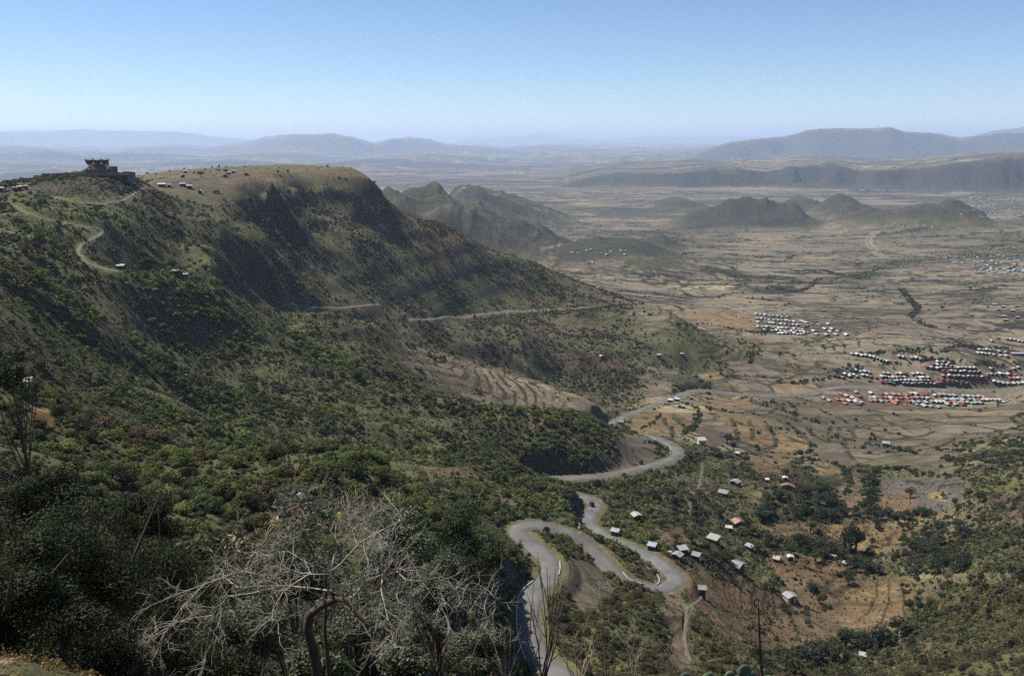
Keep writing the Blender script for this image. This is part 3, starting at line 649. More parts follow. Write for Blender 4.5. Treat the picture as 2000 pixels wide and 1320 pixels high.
def unit(n, g):
    v = g.normal(size=(n, 3)); return v/np.linalg.norm(v, axis=1)[:, None]
def leaf_quads(P, Nn, size, g, aspect=.55):
    n = len(P); a = unit(n, g); u = np.cross(Nn, a); u /= np.linalg.norm(u, axis=1)[:, None]+1e-9; v = np.cross(Nn, u)
    s = size[:, None]
    q = np.stack([P-u*s*.5, P+v*s*aspect*.5+Nn*s*.06, P+u*s*.5, P-v*s*aspect*.5+Nn*s*.06], 1).reshape(-1, 3)
    return q, np.arange(4*n).reshape(n, 4)
def crown_pts(n, g, lobes, lr, flat=.8, inner=.75):
    """points near the surface of a cloud of lobes inside a unit crown"""
    c = unit(lobes, g)*(g.random(lobes)**.5*(1-lr))[:, None]; c[:, 2] = c[:, 2]*flat
    k = g.integers(0, lobes, n); d = unit(n, g); rad = lr*(.7+.6*g.random(lobes))[k]*(inner+(1-inner)*g.random(n))
    return c[k]+d*rad[:, None]*np.array([1, 1, .85]), d
def crown_mesh(name, n, seed, lobes=9, lr=.42, size=.2, m=None, flat=.8, zc=.75, squash=(1, 1, .85), aspect=.7, inner=.75):
    g = np.random.default_rng(seed); P, d = crown_pts(n, g, lobes, lr, flat, inner)
    Nn = d+0.75*unit(n, g); Nn /= np.linalg.norm(Nn, axis=1)[:, None]
    V_, Q_ = leaf_quads(P, Nn, size*(.6+.8*g.random(n)), g, aspect)
    V_ = V_*np.array(squash); V_[:, 2] += zc
    return fastmesh(name, V_, Q_, m)
def tubes(name, segs, m=None, sides=5, parent=None):
    """segs: list of (points, radii); one mesh"""
    V_ = []; F_ = []
    for P, Rr in segs:
        P = np.array(P, float); n_ = len(P); T = np.gradient(P, axis=0); T /= np.linalg.norm(T, axis=1)[:, None]+1e-9
        ref = np.array([.13, .95, .29]); u = np.cross(T, ref); u /= np.linalg.norm(u, axis=1)[:, None]+1e-9; v = np.cross(T, u); b0 = len(V_)
        for i in range(n_):
            for k in range(sides):
                a = 2*math.pi*k/sides; V_.append(P[i]+Rr[i]*(u[i]*math.cos(a)+v[i]*math.sin(a)))
        for i in range(n_-1):
            for k in range(sides):
                F_.append((b0+i*sides+k, b0+i*sides+(k+1) % sides, b0+(i+1)*sides+(k+1) % sides, b0+(i+1)*sides+k))
    me = fastmesh(name, V_, np.array(F_), m, True); o = bpy.data.objects.new(name, me); S.collection.objects.link(o)
    if parent: o.parent = parent
    return o
def empty(name, loc, rz=0, sc=1.0):
    o = bpy.data.objects.new(name, None); S.collection.objects.link(o); o.location = loc; o.rotation_euler = (0, 0, rz); o.scale = (sc, sc, sc); o.empty_display_size = .5; return o
def link_mesh(name, me, parent=None, loc=(0, 0, 0)):
    o = bpy.data.objects.new(name, me); S.collection.objects.link(o); o.parent = parent; o.location = loc; return o
def boxes(name, bl, m, parent=None):
    """bl: list of (cx,cy,cz,sx,sy,sz[,rz]); one mesh"""
    V_ = []; F_ = []
    for b in bl:
        cx, cy, cz, sx, sy, sz = b[:6]; a = b[6] if len(b) > 6 else 0; n0 = len(V_)
        for dz in (-.5, .5):
            for dx, dy in ((-.5, -.5), (.5, -.5), (.5, .5), (-.5, .5)):
                x, y = dx*sx, dy*sy; V_.append((cx+x*math.cos(a)-y*math.sin(a), cy+x*math.sin(a)+y*math.cos(a), cz+dz*sz))
        F_ += [tuple(n0+i for i in f) for f in ((0, 3, 2, 1), (4, 5, 6, 7), (0, 1, 5, 4), (1, 2, 6, 5), (2, 3, 7, 6), (3, 0, 4, 7))]
    return mk(name, V_, F_, m, parent)
def copy_tree(o, parent=None):
    c = o.copy(); S.collection.objects.link(c); c.parent = parent
    for ch in list(o.children): copy_tree(ch, c)
    return c
def pt(px, py, r):
    th, e = ray(px, py); return np.array([r*math.sin(th), r*math.cos(th), r*float(e)])

# ------------------------------------------------------------------ hillside scrub (ground cover): instanced leaf clumps
scrub_m = leafmat('scrub_leaves', trans=.25, rough=.7, spec=.2, var=.35, instancer=True)
protos = bpy.data.collections.new('scrub_clumps')
for k in range(6):
    p = bpy.data.objects.new('scrub_clump', crown_mesh('scrub_clump', 190, 40+k, 4+k, .46, .30, scrub_m, .7, .55, (1, 1, .8+.08*k))); protos.objects.link(p)
for k in range(4):
    p = bpy.data.objects.new('scrub_clump_fine', crown_mesh('scrub_clump_fine', 1500, 60+k, 7+2*k, .38, .13, scrub_m, .8, .6, (1, 1, .95))); protos.objects.link(p)
order = sorted([o.name for o in protos.objects]); NC, NF = 6, 4

def scatter(name, dens, label_kind, smin, smax, tintf, rmin, rmax, seed, fine=False, sink=.12):
    g = np.random.default_rng(seed)
    i0, i1 = np.searchsorted(LR, [math.log(rmin), math.log(rmax)]); j0, j1 = 50, len(TC)-50
    rr = RR[i0:i1, j0:j1]; dl = np.gradient(LR)[i0:i1, None]; dt = np.gradient(TC)[None, j0:j1]
    GEs = GE[50:, j0:j1] if False else GE[:, j0:j1]
    mx = np.maximum.accumulate(GEs[int(np.searchsorted(LR, math.log(40))):], axis=0)[i0-int(np.searchsorted(LR, math.log(40))):][:i1-i0]
    vis = (GE[i0:i1, j0:j1]+4.0/rr > mx)
    d = dens[i0:i1, j0:j1]*rr*rr*dl*dt*np.where(vis, 1, .12)
    cnt = g.poisson(np.clip(d, 0, 5)); ii, jj = np.nonzero(cnt); rep = cnt[ii, jj]; ii = np.repeat(ii, rep); jj = np.repeat(jj, rep)
    fi = ii+i0+g.random(len(ii)); fj = jj+j0+g.random(len(jj))
    lr = np.interp(fi, np.arange(len(LR)), LR); th = np.interp(fj, np.arange(len(TC)), TC); r = np.exp(lr)
    x, y = r*np.sin(th), r*np.cos(th); z = bil(ZZ, fj, fi)
    n_ = len(x)
    s = smin+(smax-smin)*g.random(n_)**2.2; s *= .55+.9*fbm(x/25, y/25, 2, 5)
    tint = tintf(x, y, bil(n1, fj, fi), g)
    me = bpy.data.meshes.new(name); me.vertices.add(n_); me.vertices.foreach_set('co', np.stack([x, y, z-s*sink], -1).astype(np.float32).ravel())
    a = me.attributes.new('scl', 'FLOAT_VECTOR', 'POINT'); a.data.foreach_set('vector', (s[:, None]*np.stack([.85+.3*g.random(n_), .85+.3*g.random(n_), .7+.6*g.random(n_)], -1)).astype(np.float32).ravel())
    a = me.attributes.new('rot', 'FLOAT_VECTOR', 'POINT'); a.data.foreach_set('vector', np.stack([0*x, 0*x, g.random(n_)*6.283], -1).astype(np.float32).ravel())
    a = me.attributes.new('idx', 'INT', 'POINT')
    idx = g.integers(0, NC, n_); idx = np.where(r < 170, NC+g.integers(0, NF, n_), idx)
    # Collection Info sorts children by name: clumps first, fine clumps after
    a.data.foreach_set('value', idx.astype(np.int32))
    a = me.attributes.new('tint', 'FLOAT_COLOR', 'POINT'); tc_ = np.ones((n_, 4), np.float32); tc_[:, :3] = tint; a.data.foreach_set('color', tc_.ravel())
    o = bpy.data.objects.new(name, me); S.collection.objects.link(o)
    ng = bpy.data.node_groups.new(name, 'GeometryNodeTree'); ng.interface.new_socket('Geometry', in_out='INPUT', socket_type='NodeSocketGeometry'); ng.interface.new_socket('Geometry', in_out='OUTPUT', socket_type='NodeSocketGeometry')
    N = ng.nodes; gi = N.new('NodeGroupInput'); go = N.new('NodeGroupOutput'); ip = N.new('GeometryNodeInstanceOnPoints'); ci_ = N.new('GeometryNodeCollectionInfo')
    ci_.inputs['Collection'].default_value = protos; ci_.inputs['Separate Children'].default_value = True; ci_.inputs['Reset Children'].default_value = True
    def at_(nm, ty):
        q = N.new('GeometryNodeInputNamedAttribute'); q.data_type = ty; q.inputs['Name'].default_value = nm; return [s_ for s_ in q.outputs if s_.enabled and s_.name == 'Attribute'][0]
    ng.links.new(gi.outputs[0], ip.inputs['Points']); ng.links.new(ci_.outputs[0], ip.inputs['Instance']); ip.inputs['Pick Instance'].default_value = True
    ng.links.new(at_('idx', 'INT'), ip.inputs['Instance Index']); ng.links.new(at_('scl', 'FLOAT_VECTOR'), ip.inputs['Scale']); ng.links.new(at_('rot', 'FLOAT_VECTOR'), ip.inputs['Rotation'])
    ng.links.new(ip.outputs[0], go.inputs[0])
    md = o.modifiers.new('scatter', 'NODES'); md.node_group = ng
    tag(o, label_kind[0], label_kind[1], kind='stuff'); print(name, n_); return o
def tint_slope(x, y, n1v, g):
    k = len(x); b = fbm(x/60, y/60, 3, 301); c = fbm(x/28+7, y/14, 3, 311); th_ = np.arctan2(x, y); r_ = np.hypot(x, y)
    t_ = np.stack([.074+.036*g.random(k), .090+.038*g.random(k), .030+.013*g.random(k)], -1)
    w1 = sstep(.47, .62, b)*(.3+.7*g.random(k)); t_ = t_*(1-w1[:, None])+np.array([.145, .185, .034])*w1[:, None]
    w2 = sstep(.58, .70, c)*(g.random(k) < .7); t_ = t_*(1-w2[:, None])+np.array([.115, .078, .05])*w2[:, None]
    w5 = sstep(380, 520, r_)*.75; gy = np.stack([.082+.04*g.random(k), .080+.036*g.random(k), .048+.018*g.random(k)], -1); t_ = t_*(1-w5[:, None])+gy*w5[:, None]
    w6 = sstep(.13, .17, th_)*(1-sstep(.28, .31, th_))*sstep(600, 640, r_)*.8; t_ = t_*(1-w6[:, None])+np.array([.085, .115, .035])*w6[:, None]
    w7 = sstep(.17, .22, th_)*sstep(190, 220, r_)*(1-sstep(420, 450, r_))*.6; t_ = t_*(1-w7[:, None])+np.array([.085, .08, .045])*w7[:, None]
    w3 = g.random(k) < .24; t_ = np.where(w3[:, None], t_*.42, t_)
    w4 = (sstep(.03, .08, th_)*(1-sstep(175, 205, r_)))*(.45+.55*g.random(k)); t_ = t_*(1-w4[:, None])+np.array([.078, .062, .034])*w4[:, None]
    return t_*(.7+.6*g.random(k))[:, None]
def tint_low(x, y, n1v, g):
    t_ = tint_slope(x, y, n1v, g); k = len(x); w_ = (.25+.6*g.random(k))[:, None]; return t_*(1-w_)+np.array([.14, .135, .065])*w_
clear = sstep(3.4, 4.8, rd_d)
bare = np.clip(1-patchm*1.2, 0, 1)
greenm = 1-wf
gap_ = sstep(.36, .54, fbm(XX/42, YY/26, 4, 331)); clump = (.25+.75*sstep(.36, .56, fbm(XX/14, YY/11, 3, 321)))*(.18+.82*gap_)
dens = greenm*clump*clear*bare*(1-.975*mesa_top)*(1-.88*terr_m*sstep(-.12, -.06, TT))*np.where(RR < 200, .55, np.where(RR < 430, .60, .40))*(1-.2*sstep(1.2, 2.2, SL))
dens *= (1-.7*np.clip(vill*1.3, 0, 1)*(1-sstep(.40, .46, TT)))*(1-.6*sstep(.14, .17, TT)*(1-sstep(.28, .31, TT))*sstep(600, 640, RR))
nearg = vill*(1-wf)*.25+sstep(.1, .14, TT)*(RR < 330)*.2*(1-wf)
scatter('hillside_scrub', dens*(1-sstep(880, 940, RR)), ('dense low green and dry scrub covering the hillsides and the mesa slopes', 'scrub'), .5, 1.75, tint_slope, 40, 930, 1)
def tint_dark(x, y, n1v, g):
    k = len(x); return np.stack([.032+.026*g.random(k), .042+.03*g.random(k), .018+.012*g.random(k)], -1)
edge = np.clip(edge_near*(.25+.75*sstep(.45, .55, n1)), 0, 1)
dv = wf*clear*np.clip(1-patchm*.85, 0, 1)*(.0006+.012*edge+.05*LNS*sstep(.45, .6, n1)+.016*scr)*(1-sstep(1700, 2600, RR))
sett = poly([(1600,700),(1700,700),(2060,640),(2060,810),(1600,806),(1590,770),(1640,725)], 540, 900, 10)
dv = dv*(1-sett*.9)+patchm*.0012*clear*(1-mesa_top)+bk*.10*sstep(.42, .55, ns_)
densl = greenm*clear*bare*(1-.97*mesa_top)*(1-.5*terr_m)*(.35+.65*sstep(.38, .55, fbm(XX/9, YY/7, 3, 341)))
scatter('low_scrub', densl*np.where(RR < 200, 2.6, np.where(RR < 450, 1.3, .55))*(1-sstep(700, 800, RR))+nearg*clear*.5, ('low tufts and seedlings between the hillside shrubs', 'scrub'), .18, .62, tint_low, 40, 820, 11)
scatter('field_bushes', dv, ('dark bushes dotted along field edges and gullies of the valley floor', 'bushes'), .45, 1.7, tint_dark, 150, 2600, 2)
# hedges and gully thickets: lines of pixels laid on the ground
HEDGE = [
 ([(1440,870),(1480,882),(1540,888),(1585,880),(1580,865)], 1.0), ([(1455,885),(1600,900),(1660,918),(1700,925)], 1.2), ([(1640,985),(1660,950),(1648,920)], 1.2),
 ([(1700,922),(1740,915),(1790,925),(1830,930),(1880,935)], 2.2), ([(1700,925),(1700,960),(1690,990),(1720,1003)], 3.5), ([(1600,1010),(1660,1000),(1720,1003),(1770,1010),(1810,1010)], 4.5),
 ([(1780,1030),(1800,1060),(1840,1080),(1870,1100)], 6), ([(1820,1030),(1880,1045),(1900,1030)], 6), ([(1690,1085),(1720,1090),(1750,1100),(1770,1125),(1800,1140),(1830,1150)], 4.5),
 ([(1640,1125),(1680,1120),(1760,1125)], 2), ([(1780,1180),(1800,1195),(1795,1225)], 3.2), ([(1560,1300),(1620,1285),(1680,1265),(1740,1250),(1775,1240)], 4.5), ([(1470,1300),(1560,1290),(1620,1300)], 3),
 ([(1490,1145),(1530,1135),(1580,1150),(1610,1180),(1590,1190),(1530,1190),(1505,1165)], 1.8), ([(1420,1130),(1470,1140),(1500,1150)], 1.6),
 ([(1620,735),(1660,715),(1680,722),(1640,738)], 3.5), ([(1680,692),(1760,686),(1850,684),(1900,678),(1960,680)], 2.5), ([(1700,705),(1760,712),(1820,704),(1900,712),(1960,715)], 2.2), ([(1550,750),(1600,742),(1640,735)], 3),
 ([(1880,870),(1940,868),(2000,872)], 5), ([(1840,880),(1900,885),(1960,890)], 3), ([(1860,905),(1920,900),(1980,905)], 3), ([(1850,895),(1885,915),(1880,925)], 2.5),
 ([(1500,835),(1560,845),(1620,855),(1700,868),(1760,880),(1800,888)], 1.6), ([(1480,790),(1560,815),(1590,822)], 1.4), ([(1550,822),(1620,828)], 1.8), ([(1220,815),(1270,800),(1310,790)], 1.8), ([(1235,845),(1275,825),(1290,812)], 1.4),
 ([(1375,795),(1420,805),(1475,808)], 1.8), ([(1330,785),(1360,800),(1360,825),(1345,845)], 2.0), ([(1260,865),(1290,870),(1275,885)], 2.2), ([(1330,900),(1380,890),(1440,900),(1470,930),(1520,940)], 2.6),
 ([(1120,955),(1200,950),(1280,935),(1340,915)], 3.0), ([(1200,975),(1300,965),(1370,975)], 2.6), ([(1420,640),(1470,650),(1510,645)], 3), ([(1440,668),(1480,690),(1460,705)], 3.5),
 ([(1500,560),(1560,570),(1600,545)], 4), ([(1760,565),(1790,600),(1780,620),(1820,640)], 4), ([(1540,530),(1600,528),(1660,540),(1720,525)], 4), ([(1000,690),(1080,730),(1160,765),(1240,790)], 1.6),
]
hp = []
for pts, wd in HEDGE:
    P = [];
    for a, b in pts:
        v, r = hit(a, b); P.append((v.x, v.y, v.z))
    hp.append((catmull(P, 1.2), wd))
hd = np.zeros(XX.shape)
for L, wd in hp:
    dd, _ = line_field(L, wd*1.5); hd = np.maximum(hd, (1-sstep(wd*.5, wd*1.3, dd))*(.35+.65*fbm(XX/8, YY/8, 2, 9)))
THICK = [([(1480,985),(1560,945),(1640,960),(1650,1000),(1600,1025),(1540,1020),(1480,1010)], 260, 380), ([(1290,1085),(1340,1070),(1460,1075),(1520,1090),(1480,1115),(1380,1110)], 210, 310),
 ([(1440,1035),(1520,1050),(1640,1060),(1700,1085),(1660,1105),(1540,1075),(1440,1065)], 230, 330), ([(1180,1020),(1240,1030),(1290,1070),(1260,1075),(1190,1045)], 210, 290), ([(1760,1060),(1860,1030),(1900,1050),(1860,1130),(1780,1110)], 210, 320),
 ([(1620,1260),(1760,1235),(1800,1260),(1700,1320),(1560,1320)], 150, 230), ([(1290,1000),(1370,985),(1400,1020),(1330,1030)], 230, 320), ([(1400,1010),(1470,1005),(1480,1040),(1420,1050)], 250, 340)]
th_m = np.zeros(XX.shape)
for pts, r0, r1 in THICK: th_m = np.maximum(th_m, poly(pts, r0, r1, 14))
scatter('thicket_bushes', np.clip(hd*.30+th_m*.10, 0, 1)*clear, ('dark leafy thickets along hedges, gullies and gardens around the village', 'thicket'), .8, 2.0, tint_dark, 100, 1700, 3)
def tint_grass(x, y, n1v, g):
    k = len(x); w = g.random(k)[:, None]; return np.array([.13, .11, .045])*w+np.array([.07, .085, .025])*(1-w)
scatter('dry_grass_tufts', nearg*clear*(bare*.7+.3)*(RR > 60)*sstep(.0, .05, TT)*.8, ('dry yellow grass tufts among the scrub below the road', 'grass'), .25, .7, tint_grass, 60, 420, 4)

# ------------------------------------------------------------------ houses
WALLM = {k: mat('wall_'+k, c, .9, .3, .8) for k, c in dict(mud=(.10, .065, .045), dark=(.045, .038, .032), white=(.42, .40, .36), brown=(.14, .09, .06), grey=(.16, .15, .14)).items()}
def roofmat(name, colr, rust=.5):
    m, t, b = new_mat(name); tc = t.nodes.new('ShaderNodeTexCoord'); oi = t.nodes.new('ShaderNodeObjectInfo')
    n = t.nodes.new('ShaderNodeTexNoise'); n.inputs['Scale'].default_value = 1.1; n.inputs['Detail'].default_value = 6; t.links.new(tc.outputs['Object'], n.inputs['Vector'])
    av = t.nodes.new('ShaderNodeVectorMath'); av.operation = 'ADD'; t.links.new(tc.outputs['Object'], av.inputs[0]); t.links.new(oi.outputs['Location'], av.inputs[1]); t.links.new(av.outputs[0], n.inputs['Vector'])
    wv = t.nodes.new('ShaderNodeTexWave'); wv.bands_direction = 'Y'; wv.inputs['Scale'].default_value = 1.6; wv.inputs['Distortion'].default_value = .15; t.links.new(tc.outputs['Object'], wv.inputs['Vector'])
    ra = t.nodes.new('ShaderNodeMapRange'); t.links.new(n.outputs['Fac'], ra.inputs['Value']); ra.inputs['From Min'].default_value = .50; ra.inputs['From Max'].default_value = .66; ra.inputs['To Max'].default_value = rust
    mx = t.nodes.new('ShaderNodeMix'); mx.data_type = 'RGBA'; mx.inputs[6].default_value = (*colr, 1); mx.inputs[7].default_value = (.13, .075, .045, 1); t.links.new(ra.outputs[0], mx.inputs[0])
    r1 = t.nodes.new('ShaderNodeMapRange'); t.links.new(oi.outputs['Random'], r1.inputs['Value']); r1.inputs['To Min'].default_value = .62; r1.inputs['To Max'].default_value = 1.12
    w2_ = t.nodes.new('ShaderNodeMath'); w2_.operation = 'MULTIPLY_ADD'; t.links.new(wv.outputs['Fac'], w2_.inputs[0]); w2_.inputs[1].default_value = .25; w2_.inputs[2].default_value = .85
    m2 = t.nodes.new('ShaderNodeMath'); m2.operation = 'MULTIPLY'; t.links.new(r1.outputs[0], m2.inputs[0]); t.links.new(w2_.outputs[0], m2.inputs[1])
    sc_ = t.nodes.new('ShaderNodeVectorMath'); sc_.operation = 'SCALE'; t.links.new(mx.outputs[2], sc_.inputs[0]); t.links.new(m2.outputs[0], sc_.inputs['Scale']); t.links.new(sc_.outputs[0], b.inputs['Base Color'])
    b.inputs['Roughness'].default_value = .55; b.inputs['Specular IOR Level'].default_value = .35; return m
ROOFM = {k: roofmat('roof_'+k, c) for k, c in dict(white=(.33, .34, .34), grey=(.21, .225, .23), pale=(.25, .235, .205), red=(.17, .032, .032), pink=(.22, .11, .095), salmon=(.25, .15, .10), teal=(.22, .265, .265), brown=(.13, .09, .07), green=(.05, .33, .24), orange=(.24, .085, .055), blue=(.30, .36, .52)).items()}
DOORM = mat('door_wood', (.05, .035, .025), .8, .2, 2)
_hm = {}
def house_meshes(w_, d_, h_, rise, kind, wall, roof):
    key = (round(w_, 1), round(d_, 1), round(h_, 1), round(rise, 2), kind, wall, roof)
    if key in _hm: return _hm[key]
    x, y = w_/2, d_/2; fnd = 1.6
    if kind == 'gable':      # ridge along Y, gable ends face the viewer
        V_ = [(-x, -y, -fnd), (x, -y, -fnd), (x, y, -fnd), (-x, y, -fnd), (-x, -y, h_), (x, -y, h_), (x, y, h_), (-x, y, h_), (0, -y, h_+rise), (0, y, h_+rise)]
        F_ = [(0, 1, 5, 8, 4), (1, 2, 6, 5), (2, 3, 7, 9, 6), (3, 0, 4, 7)]
        o_ = .35; tt_ = .1; sl_ = rise/x; zx = h_-o_*sl_+.05; yo = y+o_; xo = x+o_
        RV = [(-xo, -yo, zx), (0, -yo, h_+rise+.05), (xo, -yo, zx), (-xo, yo, zx), (0, yo, h_+rise+.05), (xo, yo, zx)]; RV += [(a, b, c+tt_) for a, b, c in RV]
        RF = [(6, 7, 10, 9), (7, 8, 11, 10), (0, 3, 4, 1), (1, 4, 5, 2), (0, 1, 7, 6), (1, 2, 8, 7), (3, 9, 10, 4), (4, 10, 11, 5), (0, 6, 9, 3), (2, 5, 11, 8)]
    elif kind == 'round':
        k = 14; V_ = [(x*math.cos(2*math.pi*i/k), x*math.sin(2*math.pi*i/k), zz) for zz in (-fnd, h_) for i in range(k)]; F_ = [(i, (i+1) % k, k+(i+1) % k, k+i) for i in range(k)]
        RV = []; prof = [(1.12, -.12), (1.12, 0), (.85, rise*.45), (.5, rise*.8), (.15, rise), (.02, rise*1.05)]
        for a, b in prof: RV += [(x*a*math.cos(2*math.pi*i/k), x*a*math.sin(2*math.pi*i/k), h_+b+.05) for i in range(k)]
        RF = [(j*k+i, j*k+(i+1) % k, (j+1)*k+(i+1) % k, (j+1)*k+i) for j in range(len(prof)-1) for i in range(k)]+[tuple(range((len(prof)-1)*k, len(prof)*k))]
    else:                    # single slope
        V_ = [(-x, -y, -fnd), (x, -y, -fnd), (x, y, -fnd), (-x, y, -fnd), (-x, -y, h_), (x, -y, h_), (x, y, h_+rise), (-x, y, h_+rise)]
        F_ = [(0, 1, 5, 4), (1, 2, 6, 5), (2, 3, 7, 6), (3, 0, 4, 7)]
        o_ = .35; xo, yo = x+o_, y+o_; s_ = rise/d_; tt_ = .1
        RV = [(-xo, -yo, h_-o_*s_+.04), (xo, -yo, h_-o_*s_+.04), (xo, yo, h_+rise+o_*s_+.04), (-xo, yo, h_+rise+o_*s_+.04)]; RV += [(a, b, c+tt_) for a, b, c in RV]
        RF = [(0, 3, 2, 1), (4, 5, 6, 7), (0, 1, 5, 4), (1, 2, 6, 5), (2, 3, 7, 6), (3, 0, 4, 7)]
    def mm_(nm, V1, F1, m):
        me = bpy.data.meshes.new(nm); me.from_pydata(V1, [], F1); me.materials.append(m); return me
    dw = min(.9, w_*.25); yy = -y if kind != 'round' else -x
    dv_ = [(-dw/2, yy-.05, -.2), (dw/2, yy-.05, -.2), (dw/2, yy-.05, min(1.9, h_*.85)), (-dw/2, yy-.05, min(1.9, h_*.85)), (-dw/2, yy+.1, -.2), (dw/2, yy+.1, -.2), (dw/2, yy+.1, min(1.9, h_*.85)), (-dw/2, yy+.1, min(1.9, h_*.85))]
    res = (mm_('wall', V_, F_, WALLM[wall]), mm_('roof', RV, RF, ROOFM[roof]), mm_('door', dv_, [(0, 1, 2, 3), (0, 4, 5, 1), (1, 5, 6, 2), (2, 6, 7, 3), (3, 7, 4, 0)], DOORM))
    _hm[key] = res; return res
def house(name, px, py, wpx, label, group, kind='gable', roof='grey', wall='mud', dr=.8, rz=0, h_=2.3, cat='house', rmin=60, door=True, rise=None, dy=0):
    v, r = hit(px, py+dy, rmin); s_ = math.sqrt(r*r+v.z*v.z); w_ = max(1.2, wpx*s_/F*.66)
    r_ = rise if rise is not None else (w_*.22 if kind == 'gable' else w_*.14)
    mw, mr_, md_ = house_meshes(w_, w_*dr, h_, r_, kind, wall, roof)
    o = empty(name, v, -math.atan2(v.x, v.y)+rz); tag(o, label, cat, group)
    o.scale = (1, 1, .8); link_mesh('wall', mw, o); link_mesh('roof', mr_, o)
    if door: link_mesh('door', md_, o)
    return o
VG = 'scattered village houses below the road'
VH = [
 (1370,868,20,'shed','pale','white',.9,.3,3.6,'tall house with pale roof and whitewashed wall right of the upper road bend'),
 (1440,890,11,'shed','white','dark',.8,-.4,2.2,'tiny white-roofed hut half hidden in bushes above the shed-roofed huts'),
 (1436,948,21,'gable','grey','dark',.9,-.5,2.6,'grey gabled house on the bare slope, upper one of the middle pair'),
 (1412,968,22,'shed','grey','dark',.7,-.3,2.1,'low hut with flat grey roof, lower one of the middle pair'),
 (1498,942,6,'shed','white','dark',.8,.2,2.0,'very small white roof among dark trees left of the pink-roofed shed'),
 (1533,939,11,'gable','white','mud',.8,.2,2.2,'small white-roofed house under a tree just above the pink-roofed shed'),
 (1538,955,34,'gable','pink','brown',.35,.05,2.0,'long low shed with patchy pink roof among dark trees'),
 (1242,1017,22,'gable','pale','mud',.9,.5,3.0,'brown-walled gabled hut with dusty roof alone on the scrub slope'),
 (1201,1045,19,'shed','white','dark',.7,-.3,2.1,'white flat-roofed hut beside the outer edge of the road'),
 (1273,1073,19,'shed','teal','dark',.8,-.3,2.0,'pale teal roofed hut left of the roadside cluster'),
 (1308,1084,11,'round','white','dark',1,0,1.5,'small rounded white hut at the left end of the roadside cluster'),
 (1333,1081,22,'shed','grey','dark',.8,.5,2.3,'grey square-roofed house, rear one of the roadside cluster'),
 (1323,1093,23,'gable','grey','mud',.8,-.5,2.3,'grey gabled house, front one of the roadside cluster'),
 (1359,1093,18,'shed','grey','dark',.8,-.3,2.2,'grey slanted-roof house at the right end of the roadside cluster'),
 (1440,1026,27,'gable','salmon','mud',.8,.6,2.3,'house with a salmon-orange roof among green trees'),
 (1423,1036,14,'shed','white','dark',.5,0,1.8,'narrow white roof strip just below the salmon-roofed house'),
 (1393,1058,27,'shed','pale','dark',.9,-.4,2.2,'broad beige square roof among trees in the village middle'),
 (1463,1074,18,'shed','white','dark',.6,-.6,2.2,'slanting white roof half hidden by trees above the big ridged roof'),
 (1440,1112,34,'gable','grey','mud',.75,1.1,2.4,'largest house, wide grey ridged roof with dark red end wall'),
 (1517,1096,20,'gable','pale','dark',.7,1.3,2.0,'long low hut with pale barrel-like roof on the brown field edge'),
 (1543,1095,13,'gable','white','dark',.8,.3,2.3,'small white-roofed hut shaded by a tree beside the pale long hut'),
 (1625,1088,26,'round','white','dark',1,0,1.6,'round hut with a domed whitish roof beside the thicket'),
 (1650,1104,8,'shed','white','grey',.7,-.4,1.4,'little white shelter between the domed hut and the thicket'),
 (1371,1163,17,'shed','pale','dark',.8,.1,2.8,'small upright hut with flat pale roof by the hairpin'),
 (1542,1172,28,'gable','grey','white',.8,.7,2.3,'grey gabled house ringed by a round hedge'),
 (1684,1288,8,'shed','white','white',.8,.2,1.9,'tiny white hut in the bottom right thicket'),
 (1730,871,16,'shed','white','dark',.8,.1,2.4,'lone white-roofed house in a round field on the plain'),
 (1309,785,12,'shed','white','dark',.6,-.3,2.2,'left of two white roofs touching the far road'),
 (1322,783,13,'shed','white','dark',.6,-.3,2.2,'right of two white roofs touching the far road'),
 (1331,797,15,'gable','white','dark',.8,-.6,2.3,'white-roofed house among trees just under the far road'),
 (1350,780,11,'shed','brown','dark',.7,0,2.0,'brown-roofed hut on the curve of the far road'),
 (1213,829,12,'shed','pale','mud',.6,.1,2.4,'dark roadside hut where the far road leaves the hill'),
 (1175,699,11,'gable','white','mud',.9,.5,2.2,'small white-roofed farmhouse at the foot of the dark knoll'),
 (1287,699,11,'shed','white','grey',.8,-.3,3.4,'tall pale farmhouse below the green hill'),
 (1332,694,8,'shed','white','mud',.8,.1,2.0,'tiny farmhouse beside the curved terraces under the green hill'),
]
for px, py, wp, kd, rf, wl, dr, rz, h_, lb in VH:
    house('village_house', px, py, wp, lb, VG, kd, rf, wl, dr, rz, h_)
HG = 'houses on the left hill and the mesa top'
